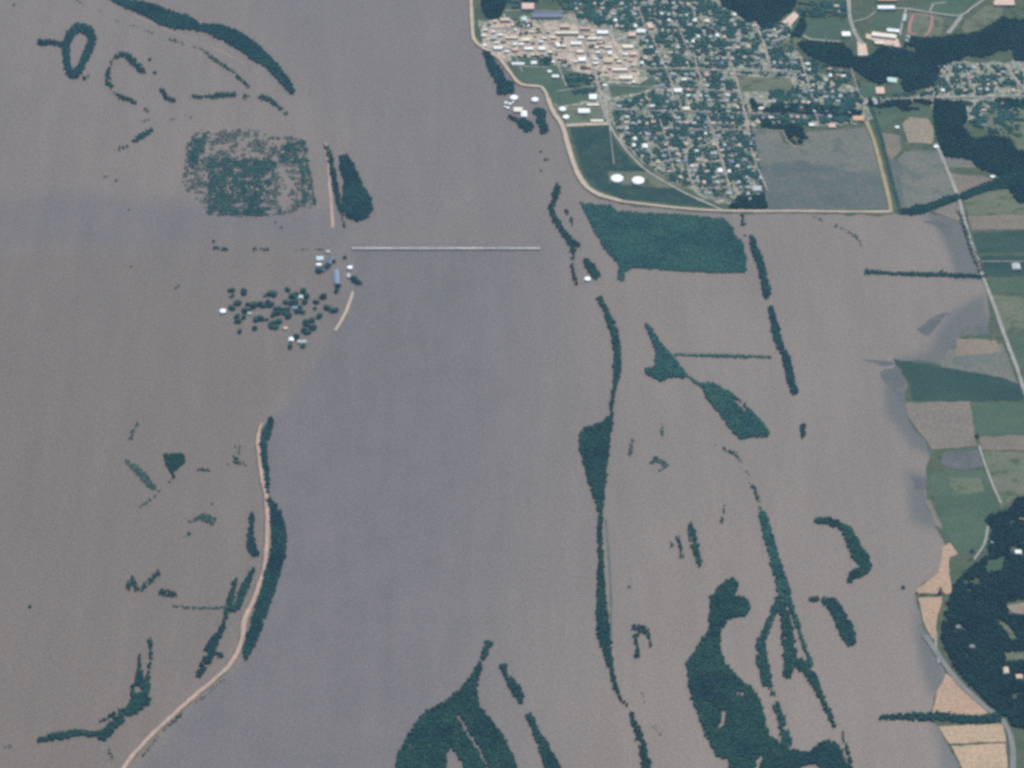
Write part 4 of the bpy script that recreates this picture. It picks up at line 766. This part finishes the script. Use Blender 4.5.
# x, y, width px, depth px (as seen), rotation deg, height, shape, wall, roof, name, label
B = [
 (518, 111, 9, 6, 0, 9, 'g', 'whitewall', 'cream', 'elevator_building', 'upper cream wing of the L-shaped elevator building in the flood'),
 (524, 116, 6, 8, 0, 11, 'g', 'whitewall', 'rwhite', 'elevator_building', 'lower white wing of the L-shaped elevator building in the flood'),
 (584, 112.5, 12, 6, 0, 8, 'g', 'whitewall', 'rwhite', 'warehouse', 'long white-roofed shed inside the levee near the twin rails'),
 (593, 98.5, 8, 7, 0, 8, 'f', 'whitewall', 'rwhite', 'warehouse', 'bright square white warehouse beside the street end'),
 (593, 106, 12, 3, 0, 6, 'g', 'whitewall', 'cream', 'warehouse', 'narrow cream shed below the bright square warehouse'),
 (597, 122, 13, 3, 0, 6, 'g', 'whitewall', 'cream', 'warehouse', 'narrow pale shed on the dike road above the meadow'),
 (528, 8, 13, 9, 0, 9, 'f', 'tanwall', 'rpink', 'hall', 'large pink flat-roofed hall at the upper end of downtown'),
 (547, 16.5, 32, 8, 0, 9, 'g', 'greywall', 'rblue', 'factory_shed', 'very long blue-roofed shed across upper downtown'),
 (524, 20.5, 5, 6, 0, 7, 'g', 'whitewall', 'rteal', 'store', 'small white building among dark trees left of the long blue shed'),
 (505, 21, 10, 5, 0, 8, 'f', 'tanwall', 'rtan', 'store', 'tan flat-roofed building by the waterfront park'),
 (498, 49.5, 9, 4, 0, 8, 'g', 'whitewall', 'rwhite', 'warehouse', 'white shed on the waterfront above the riverside wood'),
 (494, 39, 6, 5, 0, 7, 'f', 'tanwall', 'rpale', 'store', 'small pale store on the waterfront street'),
 (512, 39, 12, 3, 0, 7, 'f', 'tanwall', 'cream', 'store', 'row of cream-roofed stores in lower downtown'),
 (526, 41, 8, 5, 0, 8, 'f', 'tanwall', 'cream', 'store', 'cream-roofed store with a pink annex in downtown'),
 (521, 42, 3, 4, 0, 6, 'f', 'redwall', 'rpink', 'store', 'pink annex beside the cream-roofed downtown store'),
 (529, 50, 9, 4, 0, 7, 'f', 'tanwall', 'rwhite', 'store', 'pale store just above the green downtown square'),
 (542, 50, 7, 5, 0, 8, 'f', 'whitewall', 'rwhite', 'store', 'bright white store at the downtown cross street'),
 (541, 43, 5, 3, 0, 7, 'f', 'whitewall', 'rwhite', 'store', 'small white store above the bright white store'),
 (544, 39.5, 6, 3, 0, 7, 'f', 'tanwall', 'cream', 'store', 'tiny cream store on the middle downtown street'),
 (515, 51, 6, 4, 0, 7, 'f', 'redwall', 'rpink', 'store', 'pinkish store between the white shed and the green square'),
 (518, 65, 13, 3, 0, 6, 'g', 'whitewall', 'rwhite', 'warehouse', 'long thin white shed above the levee lawn'),
 (534, 64, 6, 4, 0, 6, 'g', 'whitewall', 'rwhite', 'house_large', 'white cottage beside the long thin white shed'),
 (549.5, 72.5, 4, 3, 0, 5, 'g', 'whitewall', 'rwhite', 'cottage', 'small white cottage above the wide white shed on the lawn'),
 (555.5, 77.5, 7, 3.5, 0, 6, 'g', 'whitewall', 'rwhite', 'warehouse', 'wide white shed on the levee lawn'),
 (553, 63, 3, 3, 0, 5, 'g', 'whitewall', 'rwhite', 'cottage', 'tiny white cottage beside dark trees in lower downtown'),
 (567, 34.5, 24, 4, 0, 9, 'f', 'tanwall', 'cream', 'market_hall', 'very long cream-roofed row in upper downtown'),
 (565, 28, 10, 4, 0, 8, 'f', 'tanwall', 'rtan', 'store', 'tan-roofed block above the very long cream row'),
 (585.5, 30, 10, 3, 0, 8, 'f', 'redwall', 'rpink', 'store', 'pink-roofed strip beside the very long cream row'),
 (602.5, 34, 12, 5, 0, 9, 'f', 'whitewall', 'rwhite', 'supermarket', 'large bright white building on the upper edge of downtown'),
 (576, 45, 11, 4, 0, 8, 'f', 'whitewall', 'rwhite', 'store', 'white block in the centre of downtown'),
 (558, 46.5, 4, 6, 15, 8, 'g', 'whitewall', 'rwhite', 'church', 'slim white building beside dark trees in downtown'),
 (582, 61, 8, 6, 0, 9, 'f', 'whitewall', 'rwhite', 'store', 'bright white square block in lower downtown'),
 (580, 53, 7, 4, 0, 8, 'f', 'whitewall', 'cream', 'store', 'cream block just above the bright square block'),
 (592, 40, 9, 4, 0, 8, 'f', 'tanwall', 'cream', 'store', 'cream store under the large bright white building'),
 (598, 54, 4, 3, 0, 8, 'f', 'whitewall', 'rwhite', 'store', 'small bright store on the wide diagonal street'),
 (608, 48.5, 8, 3, 0, 7, 'f', 'whitewall', 'cream', 'store', 'cream store bordering the wide diagonal street'),
 (610, 54.5, 4, 5, 0, 8, 'f', 'whitewall', 'rwhite', 'store', 'upright white block on the wide diagonal street'),
 (608, 62, 9, 6, 0, 8, 'f', 'tanwall', 'rtan', 'store', 'tan-roofed block at the end of downtown'),
 (628, 48, 11, 5, 0, 8, 'f', 'whitewall', 'cream', 'store', 'cream and white store beyond the wide diagonal street'),
 (633, 55, 7, 5, 0, 7, 'f', 'redwall', 'rpink', 'store', 'pinkish block at the edge of the dark garden trees'),
 (620, 71, 15, 4, 0, 8, 'f', 'whitewall', 'cream', 'store', 'long cream shed above the green park'),
 (626, 79, 13, 5, 0, 8, 'f', 'whitewall', 'cream', 'store', 'wide cream shed touching the green park'),
 (605, 86.5, 4, 3, 0, 6, 'g', 'whitewall', 'rwhite', 'cottage', 'tiny white cottage above the street end warehouse'),
 (641, 33, 9, 5, 0, 10, 'g', 'whitewall', 'rwhite', 'gymnasium', 'white-roofed gym on the edge of the garden suburb'),
 (632, 36, 8, 6, 0, 8, 'f', 'redwall', 'rpink', 'gym_annex', 'pink-roofed wing beside the white-roofed gym'),
 (650, 27, 6, 8, 15, 7, 'f', 'redwall', 'rpink', 'store', 'pink-roofed block behind the white-roofed gym'),
 (678, 92, 8, 5, 0, 8, 'g', 'whitewall', 'rwhite', 'church', 'bright white church among the mid-town gardens'),
 (686.5, 110, 7, 4, 0, 7, 'g', 'whitewall', 'cream', 'church', 'cream-roofed hall below the bright white church'),
 (707, 22.5, 4, 4, 0, 7, 'g', 'tanwall', 'cream', 'church', 'cream-roofed chapel in the upper garden suburb'),
 (645, 147.5, 5, 5, 0, 6, 'g', 'whitewall', 'rwhite', 'large_house', 'bright white house beside the curved rail line'),
 (761.5, 109.5, 6, 4, 0, 6, 'g', 'whitewall', 'cream', 'large_house', 'cream-roofed house at the end of the last street'),
 (713.5, 154.5, 5, 3, 0, 6, 'g', 'whitewall', 'rpale', 'large_house', 'pale house half way along the straight southern street'),
 (720, 172, 5, 5, 0, 6, 'g', 'whitewall', 'rwhite', 'large_house', 'white house low on the straight southern street'),
 (757, 190, 9, 6, 0, 7, 'f', 'whitewall', 'rpale', 'apartment_block', 'pale flat block at the levee end of town'),
 (858, 120, 11, 6, 0, 8, 'g', 'tanwall', 'rorange', 'barn', 'orange-roofed barn at the top of the grey field'),
 (832, 127, 7, 5, 0, 6, 'g', 'tanwall', 'rpink', 'barn', 'pinkish farm building on the edge of the grey field'),
 (811.5, 126, 5, 3.5, 0, 6, 'g', 'whitewall', 'rwhite', 'barn', 'small white barn on the edge of the grey field'),
 (846, 36, 9, 7, 0, 10, 'f', 'whitewall', 'rwhite', 'warehouse', 'bright white building at the bend of the tan road'),
 (886, 9.5, 18, 5.5, 0, 11, 'f', 'whitewall', 'rwhite', 'warehouse', 'very bright long white roof at the top edge by the school road'),
 (887, 1, 20, 5, 0, 9, 'f', 'tanwall', 'rorange', 'warehouse', 'pale orange roof behind the very bright long white roof'),
 (893, 32.5, 13, 5, -10, 10, 'f', 'tanwall', 'rwhite', 'school', 'white-roofed upper block of the school'),
 (884, 37, 26, 6, -12, 9, 'f', 'whitewall', 'cream', 'school', 'long tan-roofed main block of the school'),
 (879, 44.5, 9, 4, -5, 8, 'f', 'tanwall', 'cream', 'school', 'cream-roofed lower block of the school'),
 (895, 47, 7, 5, -10, 8, 'f', 'tanwall', 'rpink', 'school', 'pinkish end block of the school'),
 (904.5, 19, 4, 10, -12, 7, 'f', 'whitewall', 'rpale', 'grandstand', 'narrow pale building beside the red track'),
 (907.5, 40, 4, 9, -10, 7, 'f', 'whitewall', 'rpale', 'warehouse', 'narrow pale shed under the red track'),
 (892, 81.5, 10, 6, -10, 7, 'g', 'whitewall', 'rteal', 'barn', 'pale teal-roofed barn against the wooded ridge'),
 (880, 92, 9, 9, 0, 7, 'f', 'redwall', 'rpink', 'barn', 'pink-roofed building below the pale teal-roofed barn'),
 (875, 103, 5, 8, 15, 7, 'g', 'whitewall', 'rpale', 'barn', 'long pale shed at the bend of the east road'),
 (936, 148, 4.5, 3.5, 0, 6, 'g', 'whitewall', 'rwhite', 'cottage', 'tiny white farmhouse below the tan field by the bank road'),
 (897, 128.5, 4, 3, 0, 6, 'g', 'whitewall', 'rwhite', 'cottage', 'tiny white farmhouse above the small brown field'),
 (992.5, 178, 4.5, 3, 0, 6, 'g', 'whitewall', 'rwhite', 'cottage', 'white farmhouse at the point of the brown wedge field'),
 (1004, 5, 22, 6, 0, 8, 'f', 'tanwall', 'rpink', 'warehouse', 'pinkish long roof in the top corner above the pasture'),
 (1016, 268, 8, 7, 0, 7, 'g', 'whitewall', 'rpale', 'barn', 'pale farm building among the dark green strips'),
 (1018, 553.5, 6, 4, 0, 7, 'g', 'whitewall', 'rwhite', 'farmhouse', 'bright white house alone in the hill wood'),
 (1022, 521, 6, 3, 0, 6, 'g', 'redwall', 'rpink', 'farmhouse', 'pinkish house at the upper rim of the hill wood'),
 (958, 628, 4, 3, 0, 5, 'g', 'whitewall', 'rgrey', 'cottage', 'tiny grey cottage near the wood edge by the bank road'),
 (972, 647.5, 5, 3, 0, 5, 'g', 'whitewall', 'rgrey', 'cottage', 'tiny grey cottage deep in the hill wood'),
 (1006, 672, 5, 6, 0, 6, 'g', 'tanwall', 'rtan', 'farmhouse', 'tan-roofed house low in the hill wood'),
 (1019, 678, 6, 4, 0, 6, 'g', 'redwall', 'rpink', 'farmhouse', 'pink-roofed house beside the tan-roofed one in the wood'),
 (992, 543, 4, 3, 0, 5, 'g', 'whitewall', 'rpale', 'cottage', 'small pale cottage by the road fork at the wood'),
 (320, 259.5, 7, 5, 0, 7, 'g', 'whitewall', 'rteal', 'farmhouse', 'pale teal farmhouse beside the dark blue barn in the flood'),
 (319, 265.5, 5, 3.5, 0, 6, 'g', 'whitewall', 'rwhite', 'barn', 'small white barn just below the pale teal farmhouse'),
 (320.5, 270.5, 9, 4, 0, 7, 'g', 'greywall', 'rblue', 'barn', 'dark blue barn under the small white barn'),
 (330, 262, 6, 7, -15, 7, 'g', 'greywall', 'rblue', 'barn', 'dark blue shed beside the pale teal farmhouse'),
 (336.5, 278, 5, 16, 5, 7, 'g', 'greywall', 'rsteel', 'barn', 'long upright steel-blue shed near the bridge end'),
 (328, 252.5, 4, 3, 0, 6, 'g', 'whitewall', 'rpale', 'cottage', 'tiny pale cottage at the bridge end'),
 (348.5, 276.5, 3, 5, 0, 6, 'g', 'whitewall', 'rpale', 'boathouse', 'pale boathouse under the white river tank'),
 (291.5, 340.5, 5, 4.5, 0, 7, 'g', 'whitewall', 'rwhite', 'farmhouse', 'bright white farmhouse at the foot of the drowned farmstead'),
 (302, 342.5, 9, 3.5, 0, 6, 'g', 'whitewall', 'rpale', 'barn', 'long pale barn beside the bright white farmhouse'),
 (301, 298, 4, 3.5, 0, 6, 'g', 'whitewall', 'rteal', 'cottage', 'small pale cottage hidden in the farmstead trees'),
 (295, 308.5, 5, 3.5, 0, 6, 'g', 'whitewall', 'rsteel', 'cottage', 'steel-blue cottage in the middle of the farmstead trees'),
 (285.5, 329, 4, 3, 30, 5, 'g', 'tanwall', 'rtan', 'cottage', 'tan cottage on the lower side of the farmstead trees'),
 (249.5, 314, 4, 3, 0, 5, 'g', 'whitewall', 'rpale', 'cottage', 'pale cottage at the tank end of the farmstead trees'),
]
M['rsteel'] = flat('steel_blue_roof', (0.16, 0.22, 0.32), 0.55)
BP = []
for x, y, wp, dp, rot, h, shp, wl, rf, nm, lab in B:
    ax, ay = P(x, y); W = wp * MPP * (1.0 + (384 - y) * 0.0002); Dm = max(dp * MPP / math.sin(PHI) - h * 0.8, 7)
    nm = {'house_large': 'cottage', 'gym_annex': 'annex'}.get(nm, nm)
    flooded = y > 230 and x < 500 or nm == 'elevator_building'
    swap = Dm > W
    a, b = (Dm, W) if swap else (W, Dm)
    e = gable_building(nm, a, b, h, wl, rf, rise=min(b * .18, 4)) if shp == 'g' else flat_building(nm, a, b, h, wl, rf)
    e.location = (ax, ay, 0 if flooded else 2.3); e.rotation_euler = (0, 0, R(rot) + (R(90) if swap else 0))
    tag(e, lab, nm.replace('_', ' ').replace('large house', 'house'), 'buildings larger than the houses'); BP.append((x, y, max(wp, dp) / 2 + 1))
# red-brick rows and mottled roofs of downtown: small stores in rows
# ------------------------------------------------------------------ houses
HC = [('whitewall', 'rpale', 'pale grey-roofed house', 5), ('whitewall', 'rwhite', 'white-roofed house', 2), ('tanwall', 'rgrey', 'slate-roofed house', 5), ('tanwall', 'rdark', 'dark-roofed house', 2), ('redwall', 'rpink', 'pink-roofed house', 3), ('whitewall', 'rtan', 'tan-roofed house', 3), ('whitewall', 'rsteel', 'blue-roofed house', 1)]
HP = []
for wl, rf, ph, wt in HC:
    HP.append((gable_building('house', 16, 11, 4.6, wl, rf, 2.8, chimney=True), ph, wt))
hp_used = set()
seg = [(np.array(a[:2], float), np.array(b[:2], float), wd) for _, pts, wd in ROADS for a, b in zip(pts[:-1], pts[1:])]
def road_dist(x, y):
    p = np.array((x, y)); best = 99
    for a, b, wd in seg:
        ab = b - a; t = min(1, max(0, float((p - a) @ ab / (ab @ ab)))); best = min(best, float(np.hypot(*(p - a - t * ab))) - wd / 8)
    return best
RES = [([(648, -6), (700, -6), (722, 8), (748, 24), (790, 24), (793, 46), (796, 62), (812, 74), (800, 78), (740, 74), (736, 96), (752, 110), (866, 112), (866, 122), (752, 126), (766, 196), (738, 205), (704, 194), (664, 176), (640, 158), (626, 143), (616, 128), (612, 104), (648, 92), (662, 78), (640, 70), (640, 40), (612, 26), (560, 10), (600, -6)], 6.6, 1.0),
       ([(935, 64), (965, 62), (1000, 66), (1024, 74), (1024, 96), (880, 102), (880, 96), (935, 92)], 7.0, 0.75),
       ([(795, 60), (815, 60), (850, 74), (860, 84), (862, 98), (862, 108), (800, 108), (796, 90)], 6.6, 0.85),
       ([(768, 96), (850, 98), (850, 110), (770, 108)], 7, .8), ([(825, 2), (846, 4), (846, 20), (826, 14)], 6.5, .9), ([(970, 104), (1008, 104), (1008, 126), (975, 128)], 9, .6)]
spots = []
rnd = random.Random(5)
cand = []
for poly, sp, dens in RES:
    xs = [p[0] for p in poly]; ys = [p[1] for p in poly]
    y = min(ys)
    while y < max(ys):
        x = min(xs) + rnd.random() * sp
        while x < max(xs):
            cx, cy = x + rnd.uniform(-1.3, 1.3), y + rnd.uniform(-.9, .9)
            if rnd.random() < dens and inside(np.array([[cx, cy]]), poly)[0] and 0.6 < road_dist(cx, cy) and not any((cx - a) ** 2 + (cy - b) ** 2 < (r + 1.5) ** 2 for a, b, r in BP) and 0 < cx < 1023 and cy > 1: cand.append((cx, cy))
            x += sp
        y += sp * 0.82
rnd.shuffle(cand)
for c in cand:
    if all((c[0] - a) ** 2 + (c[1] - b) ** 2 > 19 for a, b in spots): spots.append(c)
spots = spots[:296]
print('houses', len(spots))
cum = [wt for *_, wt in HP]
for x, y in spots:
    k = rnd.choices(range(len(HP)), cum)[0]
    o = HP[k][0] if k not in hp_used else copy_tree(HP[k][0]); hp_used.add(k)
    X, Y = P(x, y); o.location = (X, Y, 2.3); o.rotation_euler = (0, 0, R(rnd.choice((0, 90, 0, 90, 8, 98))) + R(rnd.uniform(-4, 4))); s = rnd.uniform(.85, 1.35); o.scale = (s, s, rnd.uniform(.9, 1.2))
    place(o, x, y, HP[k][1], 'house', 'houses of the riverside town')
SHOP = [('tanwall', 'cream', 'cream-roofed shop', 6), ('whitewall', 'rwhite', 'white-roofed shop', 5), ('redwall', 'rpink', 'pink-roofed shop', 3), ('tanwall', 'rtan', 'tan-roofed shop', 3), ('greywall', 'rgrey', 'grey-roofed shop', 3), ('redwall', 'rdark', 'dark-roofed shop', 2)]
SP = [(flat_building('shop', 18, 14, 7, a, b), ph, wt) for a, b, ph, wt in SHOP]
DT = [(482, 46), (486, 24), (502, 20), (540, 24), (575, 28), (606, 38), (634, 56), (634, 84), (612, 76), (590, 72), (566, 70), (556, 56), (520, 58)]
shops = []; sp_used = set()
for _ in range(6000):
    x, y = rnd.uniform(482, 636), rnd.uniform(20, 86)
    if len(shops) >= 58: break
    if not inside(np.array([[x, y]]), DT)[0] or road_dist(x, y) < .8: continue
    if any((x - a) ** 2 + ((y - b) * 1.4) ** 2 < (r_ + 1.6) ** 2 for a, b, r_ in BP): continue
    if any((x - a) ** 2 + ((y - b) * 1.5) ** 2 < 26 for a, b in shops): continue
    shops.append((x, y))
for x, y in shops:
    k = rnd.choices(range(len(SP)), [w_ for *_, w_ in SP])[0]
    o = SP[k][0] if k not in sp_used else copy_tree(SP[k][0]); sp_used.add(k)
    X, Y = P(x, y); o.location = (X, Y, 2.3); o.rotation_euler = (0, 0, R(rnd.uniform(-5, 5))); s_ = rnd.uniform(.7, 1.15); o.scale = (s_ * rnd.uniform(.8, 1.4), s_, rnd.uniform(.8, 1.1))
    place(o, x, y, SP[k][1], 'shop', 'shops of the downtown blocks')
# ------------------------------------------------------------------ town trees: the largest ones one by one, the rest as a mass
tt = []
TRES = RES + [([(505, -6), (600, -6), (640, 20), (600, 26), (570, 14), (505, 8)], 6, 1), ([(512, 20), (532, 20), (532, 30), (516, 30)], 6, 1), ([(560, 76), (600, 72), (604, 92), (575, 94)], 6, 1), ([(535, 56), (556, 54), (556, 66), (540, 66)], 6, 1),
   ([(795, 2), (846, 2), (846, 20), (800, 16)], 6, 1), ([(960, 100), (1024, 104), (1024, 140), (990, 134), (965, 120)], 6, .5), ([(770, 90), (860, 90), (866, 120), (770, 128)], 6, 1)]
for poly, _, dens in TRES:
    q = UNP(scatter([poly], [], 11.5, 0.30 if dens >= 1 else 0.5, 0.03))
    tt += [tuple(a) for a in q]
sp_ = np.array(spots)
good = []
for x, y in tt:
    if not (0 < x < 1024 and y > -8): continue
    if np.min((sp_[:, 0] - x) ** 2 + ((sp_[:, 1] - y) * 1.3) ** 2) < 5.5: continue
    if road_dist(x, y) < 0.6 or any((x - a) ** 2 + (y - b) ** 2 < (r + .8) ** 2 for a, b, r in BP): continue
    if any(((x - a) ** 2 + ((y - b) * 1.4) ** 2) < (r * .8) ** 2 for a, b, r in ((628, 88, 18),)): continue
    good.append((x, y))
rnd.shuffle(good)
NIND = 296 - sum(1 for p in pend if p[4] == 'tree')
good.sort(key=lambda p: -p[1] + (p[0] % 7))
print('town trees', len(good), 'individual', NIND)
for x, y, s_ in ((538, 32, 1.9), (521, 35, 1.4), (562, 41, 1.7), (561, 45, 1.7), (519, 26, 1.8), (526, 27, 1.8), (531, 25, 1.5), (516, 22, 1.6), (547, 60, 1.9), (550, 63, 1.9), (544, 63, 1.7), (594, 47, 1.3), (588, 56, 1.2), (604, 44, 1.3), (565, 62, 1.2)): put_tree(x, y, s_, 1, 1.2, 'street and garden trees of the town', ' among the shops')
NIND -= 15
for x, y in good[:NIND]: put_tree(x, y, rnd.uniform(.8, 1.4), rnd.choice((0, 0, 2, 2, 1)), 1.2, 'street and garden trees of the town', ' in the gardens')
rest = PN(np.array(good[NIND:]))
o = crowns('garden_trees', rest, RNG.uniform(4.0, 7.5, len(rest)), RNG.uniform(7, 11, len(rest)), 'leafgarden', z0=0.8)
tag(o, 'mass of dark garden trees between the roofs of the upper town', 'trees', None, 'stuff')
finish_labels()
print('woods trees', sum(ALLWOODS))
# ------------------------------------------------------------------ air
hz = MB(); top = cam.location.z + 400; hz.box(0, 0, -7.5, top, 2 * G + 400, 2 * G + 400)
me = bpy.data.materials.new('summer_haze'); me.use_nodes = True; n = me.node_tree; n.nodes.clear()
pv = n.nodes.new('ShaderNodeVolumePrincipled'); pv.inputs['Density'].default_value = HAZE_DENSITY; pv.inputs['Color'].default_value = HAZE_COL; pv.inputs['Anisotropy'].default_value = 0.65
mo = n.nodes.new('ShaderNodeOutputMaterial'); n.links.new(pv.outputs[0], mo.inputs['Volume']); M['haze'] = me
o = hz.build('haze', ['haze']); tag(o, 'thin summer haze filling the air over the flood', 'haze', None, 'stuff')
